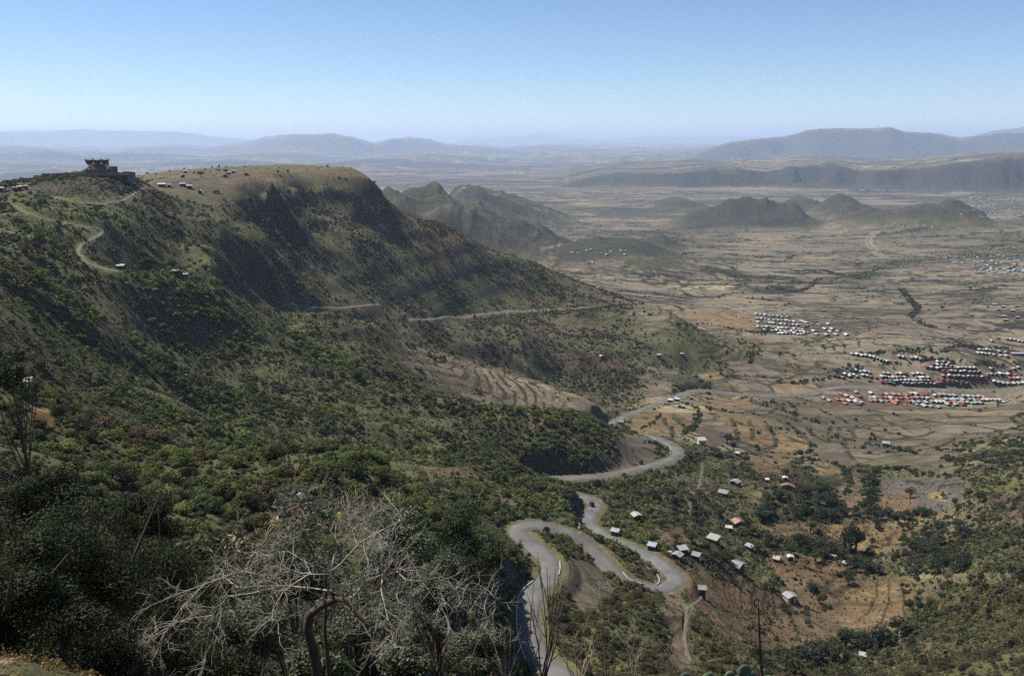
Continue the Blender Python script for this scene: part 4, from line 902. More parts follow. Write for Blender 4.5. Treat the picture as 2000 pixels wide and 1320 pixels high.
for px, py, wp, kd, rf, wl, lb, rm in [
 (235,526,17,'shed','white','dark','lone white-roofed hut beside the dirt track on the green hill',200), (50,766,11,'shed','pale','dark','small pale roof among the nearest left-hand trees',70),
 (343,536,15,'shed','grey','dark','grey low roof right of the lone hut on the green hill',250), (363,543,7,'shed','white','dark','tiny white roof just below the grey low roof',250),
 (316,365,17,'shed','white','dark','leftmost long white roof at the plateau edge',400), (331,366,9,'shed','white','dark','short white roof touching the leftmost long one',400),
 (357,364,14,'shed','white','dark','white roof behind, in the middle of the plateau edge group',400), (370,368,13,'shed','white','dark','white roof in front, right of the plateau edge group',400), (391,378,8,'gable','white','dark','small white hut alone on the rim slope',400),
 (440,346,11,'gable','white','dark','brightest white house of the mesa top hamlet',450), (447,341,9,'shed','pale','mud','pale house behind the brightest one in the mesa top hamlet',450), (456,338,8,'shed','pale','mud','rear pale house of the mesa top hamlet',450),
 (481,343,9,'gable','pale','mud','right-hand house of the mesa top hamlet',450), (357,347,9,'gable','pale','mud','left-hand lone house on the mesa top',450), (362,338,8,'shed','white','mud','small white house near the mesa skyline',450),
 (3,374,9,'shed','white','dark','white house at the far left edge of the hill crest',350), (39,371,9,'shed','white','dark','white house in the middle of the left crest group',350), (51,370,7,'shed','white','dark','right-hand white house of the left crest group',350), (29,373,5,'shed','pale','dark','smallest house of the left crest group',350)]:
    house('hill_house', px, py, wp, lb, HG, kd, rf, wl, .7, random.uniform(-.3, .3), 2.0, rmin=rm, door=wp > 12)

# settlements on the plain: rows of small huts (name, ordinal from the front, list of (px, py, roof))
def row(x0, y0, x1, y1, n_, c='w', jit=1.3):
    out = []
    for i in range(n_):
        t_ = i/max(1, n_-1); ch = c[i % len(c)]
        out.append((x0+(x1-x0)*t_+random.uniform(-jit, jit), y0+(y1-y0)*t_+random.uniform(-.9, .9), dict(w='white', g='grey', r='red', p='pink', t='teal', o='orange', b='blue', e='pale')[ch]))
    return out
SETT = [
 ('the grey camp behind the hill', 7.2, [row(1484,654,1486,654,0), row(1522,652,1580,655,9,'wwgp'), row(1494,646,1586,651,13,'wwg'), row(1481,639,1568,646,12,'wgw'), row(1480,631,1558,637,11,'wgr'), row(1479,623,1552,630,10,'gw'), row(1478,616,1545,621,9,'wg')]),
 ('the loose huts beside the camp', 10, [row(1596,655,1652,656,4,'ewgw'), row(1590,648,1636,649,4,'wwgg'), row(1611,644,1624,644,2,'w'), row(1617,635,1618,635,1,'w')]),
 ('the short line above the gully', 8, [row(1664,692,1700,698,5,'w'), row(1708,700,1737,708,6,'wwe'), row(1757,698,1797,702,6,'wwrwwe'), row(1748,707,1752,709,1,'o')]),
 ('the market rows above the road', 7.6, [row(1765,750,1838,750,11,'wwwggwgwwrr'), row(1724,745,1820,745,14,'rprgwgwgwgwrwr'), row(1660,737,1712,739,5,'wgwor'), row(1722,738,1812,739,13,'wgwwgrwrwgwwg'), row(1652,733,1702,736,7,'wgwwwgr'), row(1726,731,1802,732,10,'gwwgwrwwwg'), row(1672,725,1698,730,4,'wbbw'), row(1627,735,1645,738,3,'rrp')]),
 ('the rows right of the market', 7.6, [row(1842,743,1888,749,6,'rrrprp'), row(1932,746,1968,752,5,'gwwwg'), row(1844,735,1866,737,3,'wwp'), row(1874,736,1928,737,7,'gwwgrwr'), row(1930,731,1968,733,6,'gwgwww'), row(1842,726,1854,727,2,'rr'), row(1858,727,1912,728,7,'wgwwgwg'), row(1810,719,1830,720,3,'rww'), row(1838,720,1866,721,4,'wgrp'), row(1872,720,1904,721,5,'wtgwg'), row(1822,713,1858,715,5,'rwgwt'), row(1832,708,1852,710,3,'wgw'), row(1935,721,1937,721,1,'w')]),
 ('the rows at the frame edge', 8, [row(1972,752,1998,749,4,'rwgw'), row(1972,741,1990,741,3,'rpw'), row(1972,734,1982,734,2,'rr'), row(1970,725,1990,719,3,'rgw')]),
 ('the rows beyond the gully', 8, [row(1910,691,1942,694,5,'w'), row(1914,684,1934,685,4,'wg'), row(1952,688,1966,690,2,'wg'), row(1955,696,1966,697,2,'w'), row(1938,668,1950,662,2,'wr'), row(1966,663,1998,668,5,'gw')]),
 ('the block below the road', 9.2, [row(1608,780,1620,784,2,'e'), row(1650,791,1678,792,2,'or'), row(1747,791,1756,791,1,'o'), row(1791,793,1834,797,4,'gget'), row(1850,792,1882,793,3,'eer'), row(1636,783,1682,788,5,'ooewe'), row(1690,784,1775,787,9,'wpogpopor'), row(1785,788,1808,787,3,'ttg'), row(1820,786,1916,789,12,'gwgwrogtgtt'), row(1644,772,1675,783,4,'pewp'), row(1700,779,1782,780,9,'gwpoerpor'), row(1792,778,1815,779,3,'pgo'), row(1812,781,1962,788,5,'gtgtt'), row(1856,782,1952,783,13,'ggtgtggrgwg'), row(1722,772,1770,774,5,'rgpop'), row(1780,770,1800,773,3,'gwr'), row(1808,772,1940,778,15,'rowgggtgtggggr'), row(1672,768,1678,777,2,'er'), row(1702,770,1705,770,1,'w')]),
]
ORD = ['first', 'second', 'third', 'fourth', 'fifth', 'sixth', 'seventh', 'eighth', 'ninth', 'tenth', 'eleventh', 'twelfth', 'thirteenth', 'fourteenth', 'fifteenth']
ORD2 = ORD+['sixteenth', 'seventeenth', 'eighteenth', 'nineteenth', 'twentieth']
cnt_h = 0
for where, wp, rws in SETT:
    rws = [q for q in rws if q]
    for ri, rw in enumerate(rws):
        rw = [q for q in rw if random.random() > .06 or len(rw) < 4]
        for ci2, (px, py, rf) in enumerate(rw):
            lb = f'{rf} hut, {ORD[ci2]} from left, {ORD2[ri]} row of {where}'
            v, r = hit(px, py, 400); s_ = math.sqrt(r*r+v.z*v.z); w_ = round(wp*s_/F*.5, 0)*1.0*1.9/1.9
            w_ = {7.2: 2.8, 7.6: 2.45, 8: 2.5, 9.2: 2.9, 10: 3.6}[wp]
            mw, mr_, _ = house_meshes(w_, w_*1.45, 1.25, w_*.24, 'gable', 'dark' if rf not in ('red', 'orange') else 'mud', rf)
            o = empty('hut', v, -math.atan2(v.x, v.y)+.45+random.uniform(-.14, .14), random.uniform(.82, 1.15)); tag(o, lb, 'hut', 'small huts of '+where)
            link_mesh('wall', mw, o); link_mesh('roof', mr_, o); cnt_h += 1
print('huts', cnt_h)
LONG = [(1570,630,9,'white','long white shed running downhill right of the grey camp',3.4,.7), (1576,638,9,'red','red long shed just below the long white shed',1.4,.7), (1592,630,8,'red','red end shed right of the long white shed',1.6,.7), (1599,636,8,'pale','pale long shed below the red end shed',1.8,.7), (1985,692,12,'white','big white hall at the right edge beyond the gully',2.6,-1.0), (1739,750,20,'green','bright green canopy in front of the market rows',.5,0)]
for px, py, wp, rf, lb, dr, rz in LONG:
    house('market_canopy' if rf == 'green' else 'long_shed', px, py, wp, lb, None, 'gable', rf, 'dark', dr, rz, 1.6, 'canopy' if rf == 'green' else 'shed', 400, False)
farh = []
def far_house_boxes():
    g = random.Random(5); out = []
    for (x0, x1, y0, y1, n_) in [(1830,2000,500,515,26), (1900,2000,508,532,34), (1950,2000,525,545,14), (1890,2000,386,402,55), (1900,2000,402,420,34), (1870,1960,415,428,12), (1000,1250,466,486,0), (1110,1225,488,500,14), (1740,1850,432,448,8), (1150,1170,512,516,3), (1930,1995,592,625,0), (1380,1450,318,330,0)]:
        for _ in range(n_):
            px, py = g.uniform(x0, x1), g.uniform(y0, y1); v, r = hit(px, py, 600); w_ = g.uniform(2.0, 3.8)*max(1, r/2600); out.append((v, w_, g.random()*3))
    return out
V_ = []; F_ = []; 
for v, w_, a in far_house_boxes():
    n0 = len(V_); ca_, sa_ = math.cos(a), math.sin(a)
    for lx, ly, lz in [(-1,-.7,-.6),(1,-.7,-.6),(1,.7,-.6),(-1,.7,-.6),(-1.1,-.8,.8),(1.1,-.8,.8),(1.1,.8,.8),(-1.1,.8,.8),(-1.1,0,1.25),(1.1,0,1.25)]:
        V_.append((v.x+w_*.6*(lx*ca_-ly*sa_), v.y+w_*.6*(lx*sa_+ly*ca_), v.z+w_*.6*lz))
    F_ += [tuple(n0+i for i in f) for f in [(0,1,5,4),(1,2,6,9,5),(2,3,7,6),(3,0,4,8,7),(4,5,9,8),(6,7,8,9)]]
ft = mk('distant_town', V_, F_, ROOFM['grey']); tag(ft, 'specks of white tin roofs of distant towns on the plain', 'town', kind='stuff')
FH = 'isolated pale farmhouses far on the plain'
for i, (px, py) in enumerate([(1942,597),(1960,601),(1951,607),(1978,609),(1986,600),(1960,620),(1963,627),(1987,622),(1609,608)]):
    house('farmhouse', px, py, 8, ['top left pale house of the loose group at the right edge','second pale house along the top of the loose right group','pale house between the two top left ones of the loose right group','dark-sided pale house at the middle right of the loose group','top right pale house of the loose right group','upper of two stacked pale houses in the loose right group','lowest pale house of the loose right group','pale house right of the two stacked ones','single pale farmhouse above the dense grey camp'][i], FH, 'shed', 'pale', 'mud', .7, .2, 2.2, 'farmhouse', 600, False)

# ------------------------------------------------------------------ stone restaurant on the hill top
rv, rr_ = hit(184, 342, 300); sx = math.hypot(rr_, rv.z)/F      # metres per pixel
RB = empty('hilltop_restaurant', (rv.x, rv.y+6, rv.z+.2), -math.atan2(rv.x, rv.y)); tag(RB, 'stone restaurant with petal-shaped terraces on the summit of the left hill', 'restaurant')
stone = mat('stone', (.075, .062, .05), .9, .35, .8); stone_l = mat('pale_stone', (.13, .11, .088), .9, .3, .8); wht = mat('whitewash', (.45, .43, .40), .8, .1, 1); blk = mat('dark_metal', (.03, .03, .035), .5, .2, 2)
U_ = sx
def cyl(name, cx, cy, z0_, z1_, r0_, r1_, m, parent, k=20, a0=0, a1=2*math.pi):
    V1 = []; F1 = []; full = abs(a1-a0-2*math.pi) < 1e-6; nn = k if full else k+1
    for zz, rr2 in ((z0_, r0_), (z1_, r1_)):
        for i in range(nn):
            a = a0+(a1-a0)*i/k; V1.append((cx+rr2*math.cos(a), cy+rr2*math.sin(a), zz))
    for i in range(k): F1.append((i, (i+1) % nn, nn+(i+1) % nn, nn+i))
    F1.append(tuple(range(nn-1, -1, -1))); F1.append(tuple(range(nn, 2*nn)))
    return mk(name, V1, F1, m, parent)
# terrace wall round the summit
k = 40; V1 = []; F1 = []
for i in range(k+1):
    a = math.pi+math.pi*i/k; rx, ry = 72*U_, 17*U_
    wob = 1+.04*math.sin(5*a)
    for dz, s1 in ((-4.5, 1.0), (.9, 1.0), (.9, .96), (.1, .96)): V1.append((-16*U_+rx*wob*s1*math.cos(a), ry*wob*s1*math.sin(a)-2, dz))
for i in range(k):
    for j in range(3): F1.append((i*4+j, (i+1)*4+j, (i+1)*4+j+1, i*4+j+1))
mk('terrace_wall', V1, F1, stone_l, RB)
boxes('terrace_floor', [(-16*U_, -3, -.4, 120*U_, 12, .9)], stone, RB)
cyl('drum', 0, 0, 0, 7.5*U_, 21*U_, 21*U_, stone, RB, 28)
boxes('column', [(21.6*U_*math.cos(a), 21.6*U_*math.sin(a), 3.5*U_, 1.1, 1.1, 7.2*U_, a) for a in [math.pi*(1.05+.1*i) for i in range(10)]], stone_l, RB)
cyl('gallery_floor', -1*U_, 0, 7.6*U_, 9*U_, 23*U_, 23.5*U_, stone_l, RB, 28)
cyl('upper_drum', -2*U_, 0, 9.1*U_, 17*U_, 15*U_, 14*U_, stone, RB, 24)
for i, cx in enumerate((-14, -2, 10)):
    # petal: bowl-shaped balcony with a rounded parapet
    V1 = []; F1 = []; k = 14
    for zz, r0_ in ((14.5, 1.5), (17.5, 5.2), (21.5, 6.6), (24.3, 6.8), (24.3, 6.0), (19, 5.2)):
        for q_ in range(k): V1.append((cx*U_+r0_*U_*math.cos(2*math.pi*q_/k), (-3 if i == 1 else 1)+r0_*U_*math.sin(2*math.pi*q_/k), (zz+ (1.2 if zz > 20 else 0)*math.cos(2*math.pi*q_/k*2)*.4)*U_))
    for j in range(5):
        for q_ in range(k): F1.append((j*k+q_, j*k+(q_+1) % k, (j+1)*k+(q_+1) % k, (j+1)*k+q_))
    F1.append(tuple(range(5*k, 6*k)))
    pe_ = mk('petal_terrace', V1, F1, stone, RB)
    segs = []
    for q_ in range(8):
        a = math.pi*(1+q_/7); x0_, y0_ = cx*U_+7*U_*math.cos(a), (-3 if i == 1 else 1)+7*U_*math.sin(a); segs.append(([(x0_, y0_, 24*U_), (x0_, y0_, 26.5*U_)], [.06, .06]))
    rl = tubes('railing', segs, blk, 4, pe_)
for i, (xa, za, xb, zb) in enumerate([(-20, 9, -11, 17), (-8, 9, -13, 17), (-8, 9, 2, 17), (6, 9, -2, 17), (6, 9, 13, 17), (18, 9, 11, 17)]):
    tubes('strut', [([(xa*U_, -15*U_, za*U_), (xb*U_, -9*U_, zb*U_)], [.4, .3])], stone_l, 6, RB)
boxes('chimney', [(15*U_, 2, 13*U_, 2*U_, 2*U_, 16*U_)], stone_l, RB)
boxes('side_wing', [(22*U_, 1, 6*U_, 13*U_, 12*U_, 12*U_)], stone, RB); boxes('side_roof', [(22*U_, 1, 12.4*U_, 15*U_, 14*U_, .8*U_)], stone_l, RB)
boxes('window', [(22*U_, 1-6.1*U_, 7*U_, 5*U_, .2, 2.6*U_), (-16*U_, -13.2*U_, 4*U_, 5*U_, .2, 2*U_)], wht, RB)
boxes('balustrade', [(-16*U_, -8.9, .9, 100*U_, .25, .35)]+[(-16*U_+(i-12)*4*U_, -8.9, .5, .2, .2, .8) for i in range(25)], stone_l, RB)
cyl('canopy', -37*U_, -1, 5*U_, 7*U_, 8*U_, 1*U_, blk, RB, 8); boxes('canopy_post', [(-37*U_+dx, -1, 2.5*U_, .2, .2, 5*U_) for dx in (-1.8, 1.8)], blk, RB); boxes('white_counter', [(-34*U_, -1.6, 2.5*U_, 12*U_, 1, 1.4*U_)], wht, RB)
boxes('outbuilding', [(43*U_, -1, 1.5*U_, 13*U_, 8*U_, 4.5*U_)], stone, RB)

# ------------------------------------------------------------------ road furniture: low white parapets, a three-wheeler
par_m = mat('parapet_white', (.30, .29, .27), .8, .25, .8)
PARA = [([(1041,1136),(1022,1152),(1012,1170),(1009,1200),(1010,1230),(1016,1262),(1026,1290)], 'long white parapet on the outer edge of the nearest road bend'),
 ([(1093,1098),(1094,1112),(1091,1124)], 'short white parapet on the inner side of the near S-bend'), ([(1131,1034),(1132,1021),(1136,1010)], 'white parapet beside the dark rock cutting'),
 ([(1232,1094),(1262,1108),(1282,1122),(1288,1136),(1282,1143)], 'curved white parapet around the tip of the road island'), ([(1216,1118),(1226,1130),(1238,1137),(1252,1141)], 'low white kerb wall along the lower edge of the road island'),
 ([(1259,853),(1270,855),(1281,858)], 'short white barrier at the crest of the upper bend'), ([(1300,866),(1310,876),(1308,888)], 'white parapet on the inside of the upper bend')]
for pts, lb in PARA:
    P = [];
    for a, b in pts:
        v, r = hit(a, b, 90); P.append((v.x, v.y, v.z))
    L = catmull(P, 1.0); T = np.gradient(L[:, :2], axis=0); T /= np.linalg.norm(T, axis=1)[:, None]+1e-9; N = np.stack([-T[:, 1], T[:, 0]], 1); V1 = []; F1 = []
    zz = zat(L[:, 0], L[:, 1])
    for i in range(len(L)):
        for o_, dz in ((-.11, -.4), (-.11, .38), (.11, .38), (.11, -.4)): V1.append((L[i, 0]+N[i, 0]*o_, L[i, 1]+N[i, 1]*o_, zz[i]+dz))
    for i in range(len(L)-1):
        for j in range(3): F1.append((i*4+j, (i+1)*4+j, (i+1)*4+j+1, i*4+j+1))
    F1 += [(0, 1, 2, 3), (len(L)*4-1, len(L)*4-2, len(L)*4-3, len(L)*4-4)]
    o = mk('road_parapet', V1, F1, par_m); tag(o, lb, 'parapet', 'low white parapets along the road')
v, r = hit(1155, 989, 200)
tw = empty('three_wheeler', (v.x, v.y, v.z+.15), .5); tag(tw, 'tiny dark three-wheeled taxi driving on the road past the rock cutting', 'three-wheeler')
body = [(-.6,-1.0,.35),(.6,-1.0,.35),(.6,.6,.35),(-.6,.6,.35),(-.62,-1.05,.95),(.62,-1.05,.95),(.6,.65,.95),(-.6,.65,.95),(-.25,1.3,.35),(.25,1.3,.35),(-.25,1.2,.9),(.25,1.2,.9)]
mk('body', body, [(0,3,2,1),(0,1,5,4),(1,2,6,5),(3,0,4,7),(2,9,11,6),(8,3,7,10),(9,8,10,11),(3,8,9,2),(7,6,11,10)], mat('vehicle_blue', (.03,.05,.10), .4, .1, 2), tw)
mk('canopy_roof', [(-.62,-1.05,1.0),(.62,-1.05,1.0),(.6,.5,1.0),(-.6,.5,1.0),(-.55,-.95,1.75),(.55,-.95,1.75),(.5,.35,1.8),(-.5,.35,1.8)], [(4,5,6,7),(0,1,5,4),(1,2,6,5),(3,0,4,7)], blk, tw)
mk('windscreen', [(-.5,.66,.96),(.5,.66,.96),(.46,.38,1.75),(-.46,.38,1.75)], [(0,1,2,3)], mat('glass_dark', (.04,.05,.06), .15, .05, 1, .6), tw)
for wx_, wy_ in ((-.6,-.6),(.6,-.6),(0,1.15)):
    wo = cyl('wheel', 0, 0, -.07, .07, .22, .22, blk, tw, 14); wo.rotation_euler = (0, math.pi/2, 0); wo.location = (wx_, wy_, .22)

# ------------------------------------------------------------------ individual trees of the village and the plain
bark = mat('bark', (.07, .055, .042), .9, .3, 3)
treem = {k: leafmat('leaves_'+k, c, .25, .65, .2, .4) for k, c in dict(dark=(.020, .028, .014), mid=(.034, .045, .018), bright=(.055, .075, .02), grey=(.040, .045, .030), rust=(.09, .05, .03)).items()}
crowns = {}
for cn in treem:
    crowns[cn] = [crown_mesh('crown', 420, 200+i*7+hash(cn[0]) % 5*0+len(cn), 6+2*i, .42, .20, treem[cn], .75, 0, (1, 1, .8)) for i in range(3)]
tall = [crown_mesh('crown', 900, 300+i, 16, .30, .13, treem['dark'], 1.0, 0, (.62, .62, 1.25)) for i in range(2)]
def trunk_mesh(h_, r_, seed):
    g = random.Random(seed); segs = [([(0, 0, -.6), (.05*h_*g.uniform(-1, 1), .05*h_*g.uniform(-1, 1), h_*.5), (0, 0, h_)], [r_*1.25, r_*.9, r_*.6])]
    for k in range(5):
        a = k*1.3+g.random(); q = h_*(.55+.1*k*.8); segs.append(([(0, 0, q*.85), (h_*.22*math.cos(a), h_*.22*math.sin(a), q*1.05), (h_*.42*math.cos(a), h_*.42*math.sin(a), q*1.3)], [r_*.55, r_*.35, r_*.12]))
    o = tubes('trunk', segs, bark, 5); me = o.data; bpy.data.objects.remove(o); return me
trunks = [trunk_mesh(1.0, .07, s) for s in range(4)]
def tree(name, px, py, hpx, label, group, kind='mid', wide=1.0, rmin=100, cat='tree', tallk=False, loc=None):
    if loc is None: v, r = hit(px, py, rmin)
    else: v = loc; r = math.hypot(v.x, v.y)
    s_ = math.hypot(r, v.z); H = hpx*s_/F/0.92
    o = empty(name, v, random.random()*6.28); tag(o, label, cat, group)
    tm = link_mesh('trunk', random.choice(trunks), o); tm.scale = (H*.62, H*.62, H*.62)
    if tallk: cm = link_mesh('crown', random.choice(tall), o, (0, 0, H*.6)); cm.scale = (H*.42*wide, H*.42*wide, H*.36)
    else: cm = link_mesh('crown', random.choice(crowns[kind]), o, (0, 0, H*.62)); cm.scale = (H*.5*wide, H*.5*wide, H*.46)
    return o
ST = 'single trees standing in the fields'
SINGLE = [
 (1777,973,20,'mid',1.25,'wide green tree alone on the grey field with its shadow to the right'), (1912,981,22,'dark',1.0,'dark round tree at the foot of the right-hand slope'), (1864,990,18,'mid',.9,'small green tree between the yellow patch and the dark round tree'),
 (1842,974,12,'rust',1.2,'rusty shrub tree beside the yellow straw patch'), (1703,1068,20,'dark',.7,'thin dark sapling on the orange field'), (1710,1032,24,'grey',.9,'feathery grey tree at the rear edge of the orange field'), (1716,1036,14,'dark',1.1,'low dark tree right of the feathery grey one'),
 (1534,932,20,'dark',1.1,'dark round tree right above the small white-roofed house'), (1592,1097,26,'mid',1.3,'spreading tree with its trunk showing on the brown slope'), (1573,1108,18,'rust',1.4,'reddish brown bushy tree beside the spreading tree'),
 (1655,1142,24,'dark',1.1,'dark tree at the upper edge of the large ploughed field'), (1583,1155,18,'dark',1.3,'dark tree above the hedge ring'), (1578,1222,14,'mid',1.1,'lone round bush tree in the middle of the ploughed field'), (1491,1097,12,'dark',.7,'small black cypress-like tree left of the pale long hut'),
 (1664,1236,9,'bright',1.1,'small bright green bush near the bottom of the ploughed field'), (1557,853,14,'mid',1.0,'small green tree on the edge of the orange terraced field'), (1387,808,16,'dark',1.1,'dark tree left of the upper orange field'), (1420,868,24,'dark',1.2,'dark leafy tree right of the whitewashed tall house'),
 (1432,880,20,'dark',1.2,'dark tree just above the tiny white-roofed hut'), (1395,890,20,'mid',1.4,'low spreading tree below the whitewashed tall house'), (1455,905,18,'mid',1.4,'spreading tree right of the tiny white-roofed hut'), (1352,990,26,'mid',1.2,'leafy tree halfway down the scrub slope'),
 (1275,975,20,'dark',1.3,'dark tree high on the scrub slope'), (1318,985,18,'dark',1.3,'second dark tree on the scrub slope, nearer the path'), (1267,1010,16,'dark',1.1,'dark tree touching the dusty-roofed gabled hut'), (1290,1032,18,'dark',1.3,'dark tree below the dusty-roofed gabled hut'),
 (1321,1060,20,'mid',1.2,'green tree behind the roadside cluster'), (1350,1062,24,'dark',1.1,'dark tree just left of the broad beige roof'), (1375,1068,16,'bright',1.2,'bright green tree touching the broad beige roof'), (1405,1010,22,'mid',1.3,'tree left of the salmon-roofed house'),
 (1458,1032,24,'dark',1.2,'dark tree right of the salmon-roofed house'), (1470,1045,20,'mid',1.3,'tree behind the narrow white roof strip'), (1560,1070,30,'dark',1.1,'tall dark tree above the brown field edge'), (1545,1085,24,'mid',1.0,'green tree overhanging the small white-roofed hut'),
 (1600,1075,26,'mid',1.3,'round tree left of the domed hut'), (1583,1040,28,'bright',1.0,'light green tree left of the tall eucalyptus'), (1500,1065,26,'dark',1.3,'dark tree right of the slanting white roof'), (1480,1080,22,'mid',1.3,'tree between the slanting white roof and the brown field'),
 (1395,1100,24,'dark',1.4,'dark tree between the roadside cluster and the largest house'), (1415,1095,22,'mid',1.3,'tree left of the largest house'), (1470,1118,16,'dark',1.1,'dark tree right of the largest house'), (1400,1120,14,'dark',1.5,'low dark tree in front of the largest house'),
 (1510,1150,18,'mid',1.1,'pale green tree at the left end of the hedge ring'), (1600,1178,14,'dark',1.3,'dark round tree at the right end of the hedge ring'), (640,328,6,'dark',1.5,'tiny flat-topped tree on the mesa skyline'), (543,341,9,'dark',.8,'left of the little trees on the mesa top'), (563,340,9,'mid',.8,'right of the little trees on the mesa top'),
 (392,346,11,'dark',1.6,'dark bushy tree left of the mesa top hamlet'), (442,340,10,'dark',1.3,'dark tree behind the brightest house of the mesa top hamlet'), (275,352,5,'dark',2.2,'low tree clump in the saddle between the two hills'),
 (12,372,11,'dark',.9,'dark tree beside the white house at the far left crest'), (22,370,14,'dark',.6,'slender dark tree on the left crest'), (33,369,9,'dark',1.2,'low dark tree on the left crest'),
 (290,522,22,'dark',1.2,'dark round tree right of the lone hut on the green hill'), (335,530,24,'dark',1.3,'dark leafy tree above the grey low roof'), (402,535,20,'mid',.9,'tree right of the grey low roof'), (700,744,24,'dark',1.3,'dark tree in the gully below the terraced spur'),
 (1523,700,14,'dark',1.0,'dark tree in the field left of the short line of huts'), (1550,701,10,'rust',1.3,'rusty shrub in the field left of the short line of huts'), (1840,606,9,'dark',1.2,'dark tree on the open plain left of the loose houses'), (1895,567,7,'dark',1.0,'small tree on the plain above the loose houses')]
for px, py, h_, kd, wd, lb in SINGLE: tree('tree', px, py, h_, lb, ST, kd, wd, rmin=(250 if px < 700 else 100))
for i, (px, py, h_) in enumerate([(1648,1078,46), (1660,1082,58), (1672,1080,52)]):
    tree('eucalyptus_tree', px, py, h_, ['left and shortest', 'middle and tallest', 'right-hand'][i]+' tree of the tall dark eucalyptus clump on the orange field', 'tall eucalyptus clump', tallk=True, wide=1.15)
GR = [('dark leafy tree in the dense grove above the salmon-roofed house', 'trees of the dense grove in the village', [(random.uniform(1480, 1645), random.uniform(965, 1020)) for _ in range(34)], (16, 26)),
      ('leafy tree in the gully thicket right of the orange field', 'trees of the gully thicket', [(random.uniform(1770, 1890), random.uniform(1030, 1125)) for _ in range(26)], (14, 26)),
      ('leafy tree in the thicket behind the domed hut and eucalyptus', 'trees of the thicket behind the domed hut', [(1565+t_*150+random.uniform(-8, 8), 1062+t_*62+random.uniform(-10, 12)) for t_ in np.linspace(0, 1, 20)], (16, 26)),
      ('dark tree in the wooded stream bed at the bottom of the fields', 'trees of the bottom stream bed', [(1530+t_*240+random.uniform(-10, 10), 1305-t_*65+random.uniform(-14, 12)) for t_ in np.linspace(0, 1, 24)], (22, 40)),
      ('leafy tree along the gully between grey and brown fields', 'trees of the upper gully', [(1700+random.uniform(-12, 12), 930+t_*80) for t_ in np.linspace(0, 1, 12)]+[(1600+t_*200, 1012+random.uniform(-8, 4)) for t_ in np.linspace(0, 1, 16)], (12, 20))]
T1 = ['', 'first', 'second', 'third', 'fourth', 'fifth', 'sixth', 'seventh', 'eighth', 'ninth', 'tenth', 'eleventh', 'twelfth', 'thirteenth', 'fourteenth', 'fifteenth', 'sixteenth', 'seventeenth', 'eighteenth', 'nineteenth', 'twentieth']
def ordn(k):
    return T1[k] if k <= 20 else (('twenty-' if k < 30 else 'thirty-')+(T1[k % 10] or 'last'))
for lb, gname, pts, (h0, h1) in GR:
    pts = sorted(pts)
    for k, (px, py) in enumerate(pts): tree('tree', px, py, random.uniform(h0, h1), f'{ordn(k+1)} from left of the {gname}', gname, random.choice(['dark', 'dark', 'mid', 'grey']), random.uniform(1, 1.4))

# ------------------------------------------------------------------ foreground: leafy trees, bare tree, stems, agave, cactus, rock
def gz_(x, y): return float(zat(x, y))
def big_tree(px, py, r, rad, n_, size, label, seed, m, lobes=26, lr=.30, squash=(1, 1, .9), name='leafy_tree'):
    g = np.random.default_rng(seed); c = pt(px, py, r); gx = gz_(c[0], c[1])
    o = empty(name, (c[0], c[1], gx)); tag(o, label, 'tree' if name == 'leafy_tree' else 'bush', None)
    cm = link_mesh('crown', crown_mesh('crown', n_, seed, lobes, lr, size/rad, m, .95, 0, squash, .5, .55), o, (0, 0, c[2]-gx)); cm.scale = (rad, rad, rad)
    top = c[2]-gx; segs = [([(0, 0, -.5), (.1*rad, .05, top*.4), (0, 0, top*.9)], [.05*rad+.03, .04*rad+.02, .02*rad])]
    for k in range(14):
        a = g.random()*6.28; b = .25+.7*g.random(); q = top*(.35+.4*g.random())
        e_ = np.array([math.cos(a)*rad*b, math.sin(a)*rad*b, top+rad*(g.random()-.45)*.9]); s0 = np.array([0, 0, q]); mid_ = (s0+e_)/2+np.array([0, 0, -.1*rad])+g.normal(size=3)*.08*rad
        segs.append(([s0, mid_, e_], [.022*rad+.01, .014*rad+.006, .004*rad+.003]))
    tubes('trunk', segs, bark, 5, o); return o
gl = leafmat('glossy_leaves', (.024, .032, .010), .22, .6, .16, .6)
gl2 = leafmat('olive_leaves', (.050, .066, .022), .25, .5, .45, .5)
gl3 = leafmat('grey_green_leaves', (.062, .074, .036), .25, .5, .4, .5)
big_tree(150, 1100, 12.5, 1.65, 60000, .037, 'largest dark glossy-leaved tree filling the lower left foreground', 501, gl, 34, .26)
big_tree(-20, 1130, 9.0, 1.0, 24000, .033, 'dark tree cut by the left frame edge in the foreground', 502, gl, 20)
big_tree(320, 1130, 14.5, 1.65, 54000, .040, 'dark glossy tree right of the largest one behind the bare twigs', 503, gl, 32, .26)
big_tree(80, 985, 17, 1.15, 26000, .044, 'dark tree whose top rises highest behind the largest foreground tree', 504, gl, 20)
big_tree(285, 1015, 18, 1.05, 24000, .044, 'round dark tree top above the middle of the left foreground foliage', 505, gl, 18)
big_tree(170, 1290, 9.5, .95, 18000, .038, 'low dark bush along the bottom edge right of the ochre ledge', 517, gl, 20, .28)
big_tree(390, 1310, 11, 1.0, 16000, .042, 'low dark bush at the bottom edge under the bare twigs', 518, gl, 20, .28)
big_tree(480, 1230, 15, 1.2, 16000, .055, 'olive bush under the left twigs of the bare tree', 506, gl2, 22, .28)
big_tree(700, 1240, 19, 1.8, 24000, .066, 'grey-green bush behind the crooked trunk of the bare tree', 507, gl3, 30, .25)
big_tree(560, 1120, 22, 1.6, 20000, .075, 'olive bush behind the upper left branches of the bare tree', 508, gl2, 26, .26)
big_tree(850, 1150, 30, 2.2, 24000, .09, 'bushy grey-green tree right of the bare tree at the slope edge', 509, gl3, 32, .25)
